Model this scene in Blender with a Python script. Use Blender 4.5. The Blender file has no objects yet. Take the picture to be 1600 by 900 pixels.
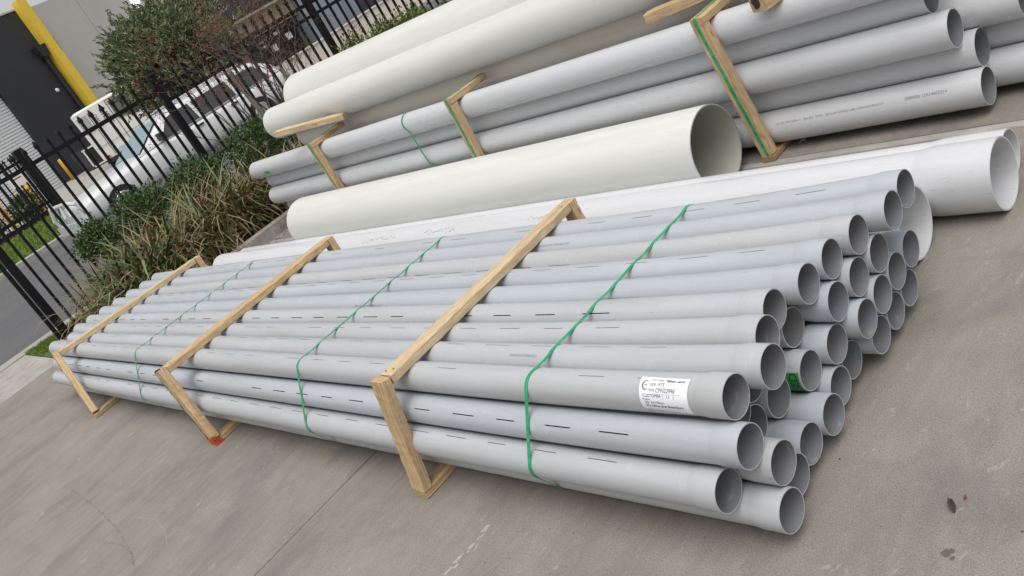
import bpy, math, random
import numpy as np
from mathutils import Vector, Matrix

SC = bpy.context.scene
COL = SC.collection
rnd = random.Random(7)
nrs = np.random.RandomState(11)
PI = math.pi

# ------------------------------------------------------------------ camera
cam_d = bpy.data.cameras.new("camera")
cam_d.sensor_width = 36.0
cam_d.lens = 36.0 * 1375.0 / 1600.0
cam_d.clip_start = 0.05
cam_d.clip_end = 2000.0
cam = bpy.data.objects.new("camera", cam_d)
COL.objects.link(cam)
SC.camera = cam


def cam_rows(yaw, pitch, roll):
    f = Vector((math.sin(yaw) * math.cos(pitch), math.cos(yaw) * math.cos(pitch), -math.sin(pitch)))
    r = f.cross(Vector((0, 0, 1))).normalized()
    d = f.cross(r)
    return math.cos(roll) * r + math.sin(roll) * d, -math.sin(roll) * r + math.cos(roll) * d, f


_r, _d, _f = cam_rows(-0.952291, 0.378120, 0.525754)
cam.matrix_world = Matrix(((_r.x, -_d.x, -_f.x, 0.158302),
                           (_r.y, -_d.y, -_f.y, -1.858307),
                           (_r.z, -_d.z, -_f.z, 2.333363),
                           (0, 0, 0, 1)))

# ------------------------------------------------------------------ sky, sun, exposure
SUN_EL, SUN_AZ = math.radians(71), math.radians(125)     # bright overcast, light from behind the viewer
W = bpy.data.worlds.new("World")
SC.world = W
W.use_nodes = True
wn = W.node_tree
for n in list(wn.nodes):
    wn.nodes.remove(n)
wout = wn.nodes.new("ShaderNodeOutputWorld")
wbg = wn.nodes.new("ShaderNodeBackground")
sky = wn.nodes.new("ShaderNodeTexSky")
sky.sky_type = 'NISHITA'
sky.sun_disc = False
sky.sun_elevation = SUN_EL
sky.sun_rotation = SUN_AZ
sky.air_density = 1.0
sky.dust_density = 3.0
bw = wn.nodes.new("ShaderNodeRGBToBW")
mx = wn.nodes.new("ShaderNodeMixRGB")
mx.inputs[0].default_value = 0.93
wn.links.new(sky.outputs[0], bw.inputs[0])
wn.links.new(sky.outputs[0], mx.inputs[1])
wn.links.new(bw.outputs[0], mx.inputs[2])
wn.links.new(mx.outputs[0], wbg.inputs[0])
wbg.inputs[1].default_value = 0.108
wn.links.new(wbg.outputs[0], wout.inputs[0])

sun_d = bpy.data.lights.new("sun", 'SUN')
sun_d.energy = 1.5
sun_d.angle = math.radians(70)
sun_d.color = (1.0, 0.97, 0.93)
sun = bpy.data.objects.new("sun", sun_d)
COL.objects.link(sun)
sdir = Vector((math.sin(SUN_AZ) * math.cos(SUN_EL), math.cos(SUN_AZ) * math.cos(SUN_EL), math.sin(SUN_EL)))
sun.rotation_euler = (-sdir).to_track_quat('-Z', 'Y').to_euler()

SC.view_settings.view_transform = 'Standard'
SC.view_settings.look = 'None'
SC.view_settings.gamma = 1.0
SC.view_settings.use_curve_mapping = False
SC.view_settings.exposure = 0.62


# ------------------------------------------------------------------ materials
class NT:
    def __init__(self, name):
        self.m = bpy.data.materials.new(name)
        self.m.use_nodes = True
        self.t = self.m.node_tree
        self.b = self.t.nodes["Principled BSDF"]
        self._tc = None

    def n(self, typ, **kw):
        nd = self.t.nodes.new(typ)
        for k, v in kw.items():
            setattr(nd, k, v)
        return nd

    def l(self, a, b):
        self.t.links.new(a, b)

    def coord(self, kind="Object"):
        if kind == "tc":
            a = self.n("ShaderNodeAttribute", attribute_name="tc")
            return a.outputs["Vector"]
        if self._tc is None:
            self._tc = self.n("ShaderNodeTexCoord")
        return self._tc.outputs[kind]

    def scaled(self, src, sc, off=None):
        mp = self.n("ShaderNodeMapping")
        mp.inputs["Scale"].default_value = sc
        self.l(src, mp.inputs["Vector"])
        if off is not None:
            cx = self.n("ShaderNodeCombineXYZ")
            mu = self.n("ShaderNodeMath", operation='MULTIPLY')
            mu.inputs[1].default_value = 57.0
            self.l(off, mu.inputs[0])
            for i in range(3):
                self.l(mu.outputs[0], cx.inputs[i])
            self.l(cx.outputs[0], mp.inputs["Location"])
        return mp.outputs[0]

    def noise(self, vec, scale, detail=4, rough=0.55, dist=0.0):
        nd = self.n("ShaderNodeTexNoise")
        nd.inputs["Scale"].default_value = scale
        nd.inputs["Detail"].default_value = detail
        nd.inputs["Roughness"].default_value = rough
        nd.inputs["Distortion"].default_value = dist
        self.l(vec, nd.inputs["Vector"])
        return nd.outputs["Fac"]

    def ramp(self, fac, stops):
        r = self.n("ShaderNodeValToRGB")
        el = r.color_ramp.elements
        while len(el) < len(stops):
            el.new(0.5)
        for e, (p, c) in zip(el, stops):
            e.position = p
            e.color = (c, c, c, 1) if not isinstance(c, tuple) else (c[0], c[1], c[2], 1)
        self.l(fac, r.inputs[0])
        return r.outputs[0]

    def mix(self, fac, a, b, mode='MIX'):
        m = self.n("ShaderNodeMixRGB", blend_type=mode)
        for i, v in ((0, fac), (1, a), (2, b)):
            if isinstance(v, (int, float)):
                m.inputs[i].default_value = v if i == 0 else (v, v, v, 1)
            elif isinstance(v, tuple):
                m.inputs[i].default_value = (v[0], v[1], v[2], 1)
            else:
                self.l(v, m.inputs[i])
        return m.outputs[0]

    def base(self, v):
        if isinstance(v, tuple):
            self.b.inputs["Base Color"].default_value = (v[0], v[1], v[2], 1)
        else:
            self.l(v, self.b.inputs["Base Color"])

    def rough(self, v):
        if isinstance(v, (int, float)):
            self.b.inputs["Roughness"].default_value = v
        else:
            self.l(v, self.b.inputs["Roughness"])

    def bump(self, h, strength=0.3, dist=0.01):
        bp = self.n("ShaderNodeBump")
        bp.inputs["Strength"].default_value = strength
        bp.inputs["Distance"].default_value = dist
        self.l(h, bp.inputs["Height"])
        self.l(bp.outputs[0], self.b.inputs["Normal"])

    def rand(self):
        return self.n("ShaderNodeObjectInfo").outputs["Random"]

    def island(self):
        return self.n("ShaderNodeNewGeometry").outputs["Random Per Island"]


def simple(name, col, rough=0.6, metal=0.0, var=0.0, vscale=3.0):
    k = NT(name)
    if var > 0:
        nz = k.noise(k.coord("Object"), vscale, 5, 0.6)
        f = k.ramp(nz, [(0.3, 1 - var), (0.7, 1 + var * 0.4 if var < 0.5 else 1.0)])
        k.base(k.mix(1.0, col, f, 'MULTIPLY'))
    else:
        k.base(col)
    k.rough(rough)
    k.b.inputs["Metallic"].default_value = metal
    return k.m


def pvc(name, colA, colB, rough=0.36, dirt=(0.24, 0.21, 0.17), amt=0.25):
    k = NT(name)
    at = k.n("ShaderNodeAttribute", attribute_type='OBJECT', attribute_name='tone')
    r = at.outputs["Fac"]
    o = k.coord("Object")
    c = k.mix(r, colA, colB)
    st = k.ramp(k.noise(k.scaled(o, (0.7, 9, 9), r), 1.0, 5, 0.6), [(0.42, 0.0), (0.72, 1.0)])
    m1 = k.n("ShaderNodeMath", operation='MULTIPLY')
    k.l(st, m1.inputs[0])
    m1.inputs[1].default_value = amt
    c = k.mix(m1.outputs[0], c, dirt)
    # fine scuffs running along the pipe and small dark nicks
    sc = k.ramp(k.noise(k.scaled(o, (9, 70, 70), r), 1.0, 3, 0.7), [(0.635, 0.0), (0.75, 1.0)])
    ms = k.ramp(k.noise(k.scaled(o, (1.1, 5, 5), r), 1.0, 2, 0.5), [(0.48, 0.0), (0.64, 0.6)])
    m2 = k.n("ShaderNodeMath", operation='MULTIPLY')
    k.l(sc, m2.inputs[0])
    k.l(ms, m2.inputs[1])
    c = k.mix(m2.outputs[0], c, (0.17, 0.13, 0.10))
    lt = k.ramp(k.noise(k.scaled(o, (30, 14, 14), r), 1.0, 4, 0.7), [(0.60, 0.0), (0.75, 0.22)])
    c = k.mix(lt, c, (0.75, 0.76, 0.77))
    k.base(c)
    rr = k.ramp(k.noise(k.scaled(o, (1.5, 8, 8), r), 1.0, 3), [(0.3, rough - 0.10), (0.75, rough + 0.12)])
    k.rough(rr)
    k.b.inputs["Specular IOR Level"].default_value = 0.55
    return k.m


M = {}
M['pvc'] = pvc('grey_pvc', (0.428, 0.464, 0.508), (0.452, 0.466, 0.485), amt=0.28)
M['pvc_in_shaded'] = pvc('grey_pvc_shaded_inside', (0.19, 0.205, 0.23), (0.20, 0.205, 0.22), 0.55, amt=0.25)  # same grey PVC, darkened to paint shade into the pipe bores
M['pvc2'] = pvc('grey_pressure_pvc', (0.535, 0.545, 0.565), (0.55, 0.555, 0.565), 0.32, amt=0.16)
M['white'] = pvc('white_pvc', (0.60, 0.61, 0.64), (0.61, 0.615, 0.635), 0.33, amt=0.14)
M['cream'] = pvc('cream_pipe', (0.66, 0.665, 0.625), (0.665, 0.665, 0.618), 0.38, amt=0.14)
M['cream2'] = pvc('pale_cream_pipe', (0.65, 0.65, 0.61), (0.66, 0.66, 0.605), 0.4, amt=0.12)
M['tan'] = pvc('weathered_cream_pipe', (0.72, 0.66, 0.56), (0.80, 0.76, 0.66), 0.5, amt=0.2)
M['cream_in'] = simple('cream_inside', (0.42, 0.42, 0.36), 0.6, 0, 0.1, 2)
M['rim'] = simple('cut_rim', (0.33, 0.37, 0.36), 0.6)


def timber(name, a, b, dark):
    k = NT(name)
    o = k.coord("tc")
    r = k.rand()
    v = k.scaled(o, (1.6, 26, 26), r)
    g = k.noise(v, 1.0, 6, 0.65, 0.6)
    c = k.mix(k.ramp(g, [(0.3, 0.0), (0.7, 1.0)]), a, b)
    fib = k.ramp(k.noise(k.scaled(o, (6, 130, 130), r), 1.0, 3, 0.7), [(0.38, 0.0), (0.70, 0.85)])
    c = k.mix(fib, c, dark)
    pat = k.ramp(k.noise(k.scaled(o, (3, 8, 8), r), 1.0, 4, 0.6), [(0.46, 0.0), (0.72, 0.6)])
    c = k.mix(pat, c, (0.30, 0.22, 0.13))
    vo = k.n("ShaderNodeTexVoronoi")
    vo.inputs["Scale"].default_value = 1.0
    k.l(k.scaled(o, (3.3, 17, 17), r), vo.inputs["Vector"])
    kn = k.ramp(vo.outputs["Distance"], [(0.04, 0.85), (0.13, 0.0)])
    c = k.mix(kn, c, (0.12, 0.06, 0.025))
    k.base(c)
    k.rough(0.75)
    k.bump(g, 0.5, 0.004)
    return k.m


M['timber'] = timber('raw_pine', (0.54, 0.38, 0.205), (0.66, 0.505, 0.31), (0.30, 0.17, 0.075))
M['timber_pale'] = timber('pale_pine', (0.58, 0.455, 0.29), (0.68, 0.56, 0.38), (0.38, 0.25, 0.12))
M['timber_dark'] = timber('weathered_pine', (0.34, 0.22, 0.11), (0.46, 0.32, 0.18), (0.22, 0.13, 0.06))
M['bark'] = simple('bark', (0.035, 0.028, 0.022), 0.95, 0, 0.4, 40)
M['red_paint'] = simple('red_marking_paint', (0.50, 0.075, 0.03), 0.7, 0, 0.25, 30)


def strap_mat():
    k = NT('green_strap')
    o = k.coord("Object")
    z = k.noise(k.scaled(o, (30, 30, 30)), 1.0, 3)
    k.base(k.mix(k.ramp(z, [(0.35, 0.0), (0.7, 1.0)]), (0.012, 0.27, 0.10), (0.04, 0.38, 0.18)))
    k.rough(0.32)
    return k.m


M['strap'] = strap_mat()


def concrete():
    k = NT('concrete')
    o = k.coord("Object")
    big = k.noise(k.scaled(o, (1.3, 0.8, 1)), 1.0, 7, 0.68, 0.4)
    c = k.mix(k.ramp(big, [(0.3, 0.0), (0.7, 1.0)]), (0.184, 0.162, 0.138), (0.276, 0.249, 0.217))
    br = k.noise(k.scaled(o, (9.0, 2.2, 1)), 1.0, 6, 0.7, 1.2)
    c = k.mix(k.ramp(br, [(0.40, 0.0), (0.74, 0.65)]), c, (0.29, 0.265, 0.232))
    bl = k.noise(k.scaled(o, (2.1, 1.2, 1)), 1.0, 6, 0.65, 0.5)
    c = k.mix(k.ramp(bl, [(0.51, 0.0), (0.70, 0.7)]), c, (0.150, 0.143, 0.137))
    fine = k.noise(k.scaled(o, (190, 150, 1)), 1.0, 4, 0.85)
    c = k.mix(0.9, c, k.ramp(fine, [(0.32, 0.42), (0.5, 0.97), (0.72, 1.40)]), 'MULTIPLY')
    pit = k.noise(k.scaled(o, (70, 52, 1)), 1.0, 2, 0.6)
    c = k.mix(k.ramp(pit, [(0.66, 0.0), (0.73, 0.6)]), c, (0.085, 0.073, 0.06))
    wh = k.noise(k.scaled(o, (17, 7, 1)), 1.0, 5, 0.75, 1.0)
    c = k.mix(k.ramp(wh, [(0.60, 0.0), (0.76, 0.6)]), c, (0.50, 0.47, 0.42))
    # tyre scuffs: arcs
    wv = k.n("ShaderNodeTexWave", wave_type='RINGS')
    wv.inputs["Scale"].default_value = 0.35
    wv.inputs["Distortion"].default_value = 3.0
    wv.inputs["Detail"].default_value = 3
    k.l(k.scaled(o, (1.0, 1.4, 1)), wv.inputs["Vector"])
    ar = k.ramp(wv.outputs["Fac"], [(0.95, 0.0), (1.0, 0.12)])
    c = k.mix(ar, c, (0.15, 0.14, 0.135))
    k.base(c)
    k.rough(0.85)
    hb = k.mix(0.6, br, fine)
    k.bump(hb, 0.35, 0.004)
    return k.m


M['concrete'] = concrete()
M['concrete_pale'] = simple('pale_concrete', (0.36, 0.345, 0.315), 0.9, 0, 0.25, 5)
M['kerbstone'] = simple('kerb_concrete', (0.36, 0.34, 0.305), 0.9, 0, 0.35, 9)
M['joint'] = simple('joint_filler', (0.035, 0.032, 0.03), 0.95)


def asphalt():
    k = NT('asphalt')
    o = k.coord("Object")
    f = k.noise(k.scaled(o, (60, 60, 1)), 1.0, 3, 0.7)
    b = k.noise(k.scaled(o, (0.5, 0.3, 1)), 1.0, 4, 0.6)
    c = k.mix(k.ramp(b, [(0.3, 0.0), (0.7, 1.0)]), (0.088, 0.088, 0.094), (0.12, 0.118, 0.122))
    c = k.mix(0.5, c, k.ramp(f, [(0.3, 0.6), (0.7, 1.3)]), 'MULTIPLY')
    k.base(c)
    k.rough(0.9)
    return k.m


M['asphalt'] = asphalt()
M['mulch'] = simple('mulch', (0.06, 0.042, 0.03), 0.95, 0, 0.6, 25)
M['turf'] = simple('turf_soil', (0.10, 0.155, 0.03), 0.95, 0, 0.5, 6)


def leaf(name, cols, rough=0.5):
    k = NT(name)
    r = k.island()
    stops = [(i / (len(cols) - 1), c) for i, c in enumerate(cols)]
    k.base(k.ramp(r, stops))
    k.rough(rough)
    k.b.inputs["Specular IOR Level"].default_value = 0.35
    return k.m


M['grass'] = leaf('grass_blades', [(0.07, 0.14, 0.018), (0.13, 0.21, 0.03), (0.19, 0.24, 0.05)])
M['flax_green'] = leaf('flax_green', [(0.03, 0.055, 0.02), (0.065, 0.105, 0.032), (0.12, 0.165, 0.055), (0.19, 0.21, 0.10)], 0.4)
M['flax_dry'] = leaf('flax_dry', [(0.12, 0.072, 0.04), (0.25, 0.165, 0.085), (0.34, 0.25, 0.14), (0.20, 0.125, 0.065)], 0.7)
M['shrub'] = leaf('shrub_leaf', [(0.026, 0.06, 0.02), (0.06, 0.11, 0.032), (0.12, 0.18, 0.06)], 0.38)
M['hedge'] = leaf('hedge_leaf', [(0.035, 0.07, 0.018), (0.08, 0.13, 0.03), (0.20, 0.22, 0.05)], 0.4)
M['olive'] = leaf('olive_leaf', [(0.055, 0.075, 0.03), (0.11, 0.14, 0.062), (0.18, 0.215, 0.11), (0.27, 0.30, 0.18)], 0.5)
M['rust_leaf'] = leaf('rusty_seed', [(0.13, 0.05, 0.032), (0.22, 0.085, 0.055), (0.17, 0.085, 0.05)], 0.8)
M['twig'] = simple('twig', (0.15, 0.115, 0.10), 0.85, 0, 0.4, 12)
M['trunk'] = simple('trunk_bark', (0.10, 0.08, 0.06), 0.9, 0, 0.4, 8)
M['stem_pale'] = simple('pale_stem', (0.27, 0.225, 0.195), 0.85, 0, 0.3, 14)

M['black'] = simple('black_powdercoat', (0.008, 0.008, 0.010), 0.5)
M['black'].node_tree.nodes['Principled BSDF'].inputs['Specular IOR Level'].default_value = 0.2
M['car_white'] = simple('car_white', (0.58, 0.59, 0.60), 0.22)
M['van_white'] = simple('van_white', (0.72, 0.71, 0.67), 0.4, 0, 0.08, 1)
M['glass_dark'] = simple('dark_glass', (0.05, 0.052, 0.055), 0.12)
M['glass_blue'] = simple('windscreen_glass', (0.22, 0.33, 0.36), 0.1)
M['rubber'] = simple('rubber', (0.02, 0.02, 0.02), 0.8)
M['chrome'] = simple('alloy', (0.6, 0.6, 0.6), 0.3, 0.8)
M['plastic_black'] = simple('black_plastic', (0.02, 0.02, 0.022), 0.5)
M['navy'] = simple('navy_lettering', (0.02, 0.04, 0.14), 0.5)
M['red_lens'] = simple('red_lens', (0.4, 0.02, 0.02), 0.3)
M['yellow'] = simple('yellow_paint', (0.78, 0.56, 0.06), 0.55, 0, 0.06, 0.7)
M['bollard'] = simple('bollard_paint', (0.72, 0.36, 0.015), 0.5, 0, 0.1, 3)
M['wall_dark'] = simple('charcoal_panel', (0.026, 0.028, 0.035), 0.55, 0, 0.15, 0.4)
M['wall_grey'] = simple('grey_precast', (0.47, 0.46, 0.44), 0.85, 0, 0.07, 0.5)
M['roller'] = simple('roller_slat', (0.66, 0.68, 0.70), 0.5)
M['soffit'] = simple('beige_render', (0.30, 0.26, 0.20), 0.85, 0, 0.1, 1)
M['bluegrey'] = simple('bluegrey_panel', (0.20, 0.235, 0.28), 0.6, 0, 0.1, 0.7)
M['offwhite'] = simple('offwhite_render', (0.62, 0.57, 0.50), 0.8, 0, 0.1, 1)
M['sign_white'] = simple('sign_white', (0.72, 0.72, 0.70), 0.5)
M['red_print'] = simple('red_print', (0.45, 0.05, 0.04), 0.5)
M['paper'] = simple('white_paper', (0.82, 0.82, 0.86), 0.6)
M['ink'] = simple('black_ink', (0.025, 0.025, 0.035), 0.6)
M['print_purple'] = simple('pipe_print', (0.17, 0.15, 0.20), 0.6)
M['faint_print'] = simple('faint_print', (0.30, 0.30, 0.33), 0.6)
M['red_scribble'] = simple('red_brown_marker', (0.36, 0.20, 0.16), 0.7)
M['tyre_dark'] = simple('tyre_rubber_trace', (0.215, 0.195, 0.172), 0.9, 0, 0.35, 30)
M['tyre_pale'] = simple('pale_scrape', (0.30, 0.275, 0.245), 0.9, 0, 0.3, 30)
M['oil'] = simple('oil_stain', (0.115, 0.102, 0.090), 0.8)
M['nail'] = simple('nail_steel', (0.10, 0.09, 0.085), 0.5, 0.6)
M['sticker'] = simple('green_sticker', (0.035, 0.26, 0.06), 0.5)
M['sticker_bright'] = simple('bright_green_sticker', (0.02, 0.50, 0.10), 0.5)
M['dead_leaf'] = simple('dead_leaf_brown', (0.06, 0.045, 0.038), 0.8)
M['chalk'] = simple('chalk_scuff', (0.40, 0.375, 0.345), 0.9, 0, 0.3, 40)
M['orange'] = simple('orange_marker', (0.30, 0.10, 0.06), 0.6)
k_ = NT('lit_lamp')
k_.b.inputs["Emission Color"].default_value = (1, 0.97, 0.92, 1)
k_.b.inputs["Emission Strength"].default_value = 4.0
M['lamp'] = k_.m


# ------------------------------------------------------------------ object helpers
def link_mesh(name, verts, faces, mat, parent=None, loc=(0, 0, 0), smooth=False, midx=None, tc=None):
    me = bpy.data.meshes.new(name)
    v = np.asarray(verts, dtype=float) - np.asarray(loc, dtype=float)
    me.from_pydata(v.tolist(), [], faces)
    mats = mat if isinstance(mat, (list, tuple)) else [mat]
    for m in mats:
        me.materials.append(m)
    if midx is not None:
        me.polygons.foreach_set("material_index", np.asarray(midx, dtype=np.int32))
    if smooth is True:
        me.polygons.foreach_set("use_smooth", np.ones(len(me.polygons), dtype=bool))
    elif smooth is not False:
        me.polygons.foreach_set("use_smooth", np.asarray(smooth, dtype=bool))
    if tc is not None:
        at = me.attributes.new("tc", 'FLOAT_VECTOR', 'POINT')
        at.data.foreach_set("vector", np.asarray(tc, dtype=np.float32).ravel())
    me.update()
    o = bpy.data.objects.new(name, me)
    COL.objects.link(o)
    if parent is not None:
        o.parent = parent
    else:
        o.location = loc
    return o


def tag(o, label=None, cat=None, group=None, kind=None):
    if label:
        o['label'] = label
    if cat:
        o['category'] = cat
    if group:
        o['group'] = group
    if kind:
        o['kind'] = kind
    return o


class Thing:
    """An Empty at the base of a thing; its parts are given in world coordinates."""

    def __init__(self, name, loc, label=None, cat=None, group=None, kind=None):
        self.loc = np.array(loc, dtype=float)
        self.o = bpy.data.objects.new(name, None)
        self.o.empty_display_size = 0.1
        COL.objects.link(self.o)
        self.o.location = loc
        tag(self.o, label, cat, group, kind)

    def part(self, name, vf, mat, smooth=False, parent=None, **kw):
        v, f = vf[0], vf[1]
        o = link_mesh(name, v, f, mat, parent if parent is not None else self.o, self.loc, smooth, **kw)
        return o


class MB:
    """mesh builder collecting boxes and tubes in world coordinates"""

    def __init__(self):
        self.v, self.f = [], []

    def add(self, v, f):
        b = len(self.v)
        self.v += [tuple(p) for p in v]
        self.f += [tuple(i + b for i in q) for q in f]
        return self

    def box(self, x0, x1, y0, y1, z0, z1):
        v = [(x, y, z) for z in (z0, z1) for y in (y0, y1) for x in (x0, x1)]
        return self.add(v, [(0, 2, 3, 1), (4, 5, 7, 6), (0, 1, 5, 4), (2, 6, 7, 3), (0, 4, 6, 2), (1, 3, 7, 5)])

    def hexa(self, p):
        """8 points: bottom ring 4 then top ring 4"""
        return self.add(p, [(0, 3, 2, 1), (4, 5, 6, 7), (0, 1, 5, 4), (1, 2, 6, 5), (2, 3, 7, 6), (3, 0, 4, 7)])

    def tube(self, pts, radii, n=6, cap=True):
        pts = [Vector(p) for p in pts]
        rings = []
        for i, p in enumerate(pts):
            a = pts[max(i - 1, 0)]
            b = pts[min(i + 1, len(pts) - 1)]
            t = (b - a).normalized()
            u = t.cross(Vector((0, 0, 1)))
            if u.length < 1e-3:
                u = t.cross(Vector((1, 0, 0)))
            u.normalize()
            w = t.cross(u)
            r = radii[i] if isinstance(radii, (list, tuple)) else radii
            rings.append([p + r * (math.cos(2 * PI * k / n) * u + math.sin(2 * PI * k / n) * w) for k in range(n)])
        v = [q for ring in rings for q in ring]
        f = []
        for i in range(len(pts) - 1):
            for k in range(n):
                f.append((i * n + k, i * n + (k + 1) % n, (i + 1) * n + (k + 1) % n, (i + 1) * n + k))
        if cap:
            f.append(tuple(range(n - 1, -1, -1)))
            f.append(tuple((len(pts) - 1) * n + k for k in range(n)))
        return self.add(v, f)

    @property
    def vf(self):
        return self.v, self.f


def box(*a):
    return MB().box(*a).vf


# ---- text as mesh, mapped by a function (u along the line, v up) -> world
def text_mesh(txt, size, fn, off=0.0, shear=0.0, space=1.0):
    cu = bpy.data.curves.new("txt", 'FONT')
    cu.body = txt
    cu.size = size
    cu.shear = shear
    cu.space_character = space
    cu.resolution_u = 3
    ob = bpy.data.objects.new("txt", cu)
    me = bpy.data.meshes.new_from_object(ob)
    v = [fn(p.co.x, p.co.y) for p in me.vertices]
    f = [tuple(p.vertices) for p in me.polygons]
    bpy.data.objects.remove(ob)
    bpy.data.meshes.remove(me)
    bpy.data.curves.remove(cu)
    return v, f


# ------------------------------------------------------------------ pipes (all lie along X)
def ring_grid(xs, rad, angs, bend, skip=None, flip=False, wob=None):
    """cylinder wall; returns verts (local, axis through origin) and faces"""
    na = len(angs)
    v = []
    for i, x in enumerate(xs):
        by, bz = bend(x)
        r = rad(x) if callable(rad) else rad
        ca, sa = np.cos(angs), np.sin(angs)
        yy = -r * sa + by
        zz = r * ca + bz
        v.append(np.stack([np.full(na, x), yy, zz], -1))
    v = np.concatenate(v)
    f = []
    for i in range(len(xs) - 1):
        for a in range(na):
            if skip and (i, a) in skip:
                continue
            b = (a + 1) % na
            q = (i * na + a, i * na + b, (i + 1) * na + b, (i + 1) * na + a)
            f.append(q[::-1] if flip else q)
    return v, f


def fan_k(d):
    k = min(max((d - 0.08) / 1.5, 0.0), 1.0)
    return 1.0 - (1.0 - k) ** 2.2


def make_pipe(name, x0, x1, y, z, R, wall, mat, mat_in, label, cat, group=None, bell=0.0, Rb=None,
              slots=None, slot_w=0.0028, sag=0.0, bow=0.0, mat_rim=None, nseg=40, fan=(0.0, 0.0)):
    """x0 = far (left) end, x1 = near end. angles are measured from straight up towards the viewer (-y)."""
    loc = (x1, y, z)
    Lx = x1 - x0
    xb = x1 - bell                                   # where the socket starts
    xc = 0.5 * (x0 + x1)

    def bend(lx):
        t = (lx + x1 - xc) / (0.5 * Lx)
        k = fan_k(-lx)
                            # sockets are thicker than the pipes: the stack fans out near them
        return bow * (t * t - 1.0) + fan[0] * k, -sag * (t * t - 1.0) + fan[1] * k

    angs = list(np.linspace(0, 2 * PI, nseg, endpoint=False) + rnd.random() * 0.1)
    slot_w = slot_w / R
    sl = slots or []
    for th, *_ in sl:
        lo, hi = th % (2 * PI), (th + slot_w) % (2 * PI)
        angs = [a for a in angs if not (lo - 0.06 < a < hi + 0.06)] + [lo, hi]
    angs = np.array(sorted(angs))
    xs = list(np.linspace(x0 - x1, xb - x1, 13)) + list(np.linspace(-1.7, xb - x1, 12))
    cuts = []
    for th, start, step, ln in sl:
        p = start
        while p < xb - x1 - 0.25:
            if p > x0 - x1 + 0.12 and rnd.random() < 0.88:
                q = p + ln * rnd.uniform(0.75, 1.1)
                cuts.append((p, q, th))
                xs += [p, q]
            p += step * rnd.uniform(0.97, 1.03)
    xs = np.array(sorted(set(round(q, 5) for q in xs)))
    skip = set()
    for p, q, th in cuts:
        a = int(np.argmin(np.abs(angs - (th % (2 * PI)))))
        i0 = int(np.argmin(np.abs(xs - p)))
        i1 = int(np.argmin(np.abs(xs - q)))
        for i in range(i0, i1):
            skip.add((i, a))
    vo, fo = ring_grid(xs, R, angs, bend, skip, True)
    vi, fi = ring_grid(xs, R - wall, angs, bend, skip, False)
    nv = len(vo)
    verts = np.concatenate([vo, vi])
    faces = fo + [tuple(i + nv for i in q) for q in fi]
    midx = [0] * len(fo) + [1] * len(fi)
    sm = [True] * len(faces)
    na = len(angs)

    def rim(x, ro, ri, flip):
        nonlocal verts, faces, midx, sm
        by, bz = bend(x)
        b = len(verts)
        ca, sa = np.cos(angs), np.sin(angs)
        ee = 0.18 * (ro - ri)
        sgn = 1 if not flip else -1
        rr = [(x - sgn * ee, ro), (x, ro - ee), (x, ri + ee), (x - sgn * ee, ri)]
        add = [np.stack([np.full(na, xx), -r_ * sa + by, r_ * ca + bz], -1) for xx, r_ in rr]
        verts = np.concatenate([verts] + add)
        for g in range(3):
            for a in range(na):
                c = (a + 1) % na
                q = (b + g * na + a, b + g * na + c, b + (g + 1) * na + c, b + (g + 1) * na + a)
                faces.append(q if flip else q[::-1])
                midx.append(2)
                sm.append(False)
    rim(x0 - x1, R, R - wall, True)
    if bell <= 0:
        rim(0.0, R, R - wall, False)
    mr = mat_rim or mat
    o = link_mesh(name, verts + np.array(loc), faces, [mat, mat_in, mr], None, loc, sm, midx)
    tag(o, label, cat, group)
    o['tone'] = rnd.random()
    if bell > 0:
        fl = min(0.24 * bell, 0.06)
        rb = Rb or R * 1.055
        bx = np.array([xb - x1 - 0.002, xb - x1 + fl * 0.5, xb - x1 + fl, xb - x1 + bell * 0.6, 0.0])
        ro = np.array([R + 0.0006, 0.5 * (R + rb), rb * 0.998, rb, rb])
        fr = lambda arr: (lambda x: float(np.interp(x, bx, arr)))
        vo, fo = ring_grid(bx, fr(ro), angs, bend, None, True)
        vi, fi = ring_grid(bx, fr(ro - wall), angs, bend, None, False)
        nv = len(vo)
        verts = np.concatenate([vo, vi])
        faces = fo + [tuple(i + nv for i in q) for q in fi]
        midx = [0] * len(fo) + [1] * len(fi)
        sm = [True] * len(faces)
        rim(0.0, rb, rb - wall, False)
        so = link_mesh("socket", verts, faces, [mat, mat_in, mr], o, (0, 0, 0), sm, midx)
        so['tone'] = o['tone']
    return o


def cyl_fn(xs, y, z, r, th0, loc):
    """maps (u along +X from xs, v up along the circumference from angle th0) to local coords of the pipe object"""
    def fn(u, v):
        th = th0 - v / r
        return (xs + u - loc[0], y - r * math.sin(th) - loc[1], z + r * math.cos(th) - loc[2])
    return fn


def patch(xs, w, y, z, r, th_a, th_b, loc, n=12):
    v, f = [], []
    for i in range(n + 1):
        th = th_a + (th_b - th_a) * i / n
        for x in (xs, xs + w):
            v.append((x - loc[0], y - r * math.sin(th) - loc[1], z + r * math.cos(th) - loc[2]))
    for i in range(n):
        f.append((2 * i, 2 * i + 2, 2 * i + 3, 2 * i + 1))
    return v, f


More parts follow.
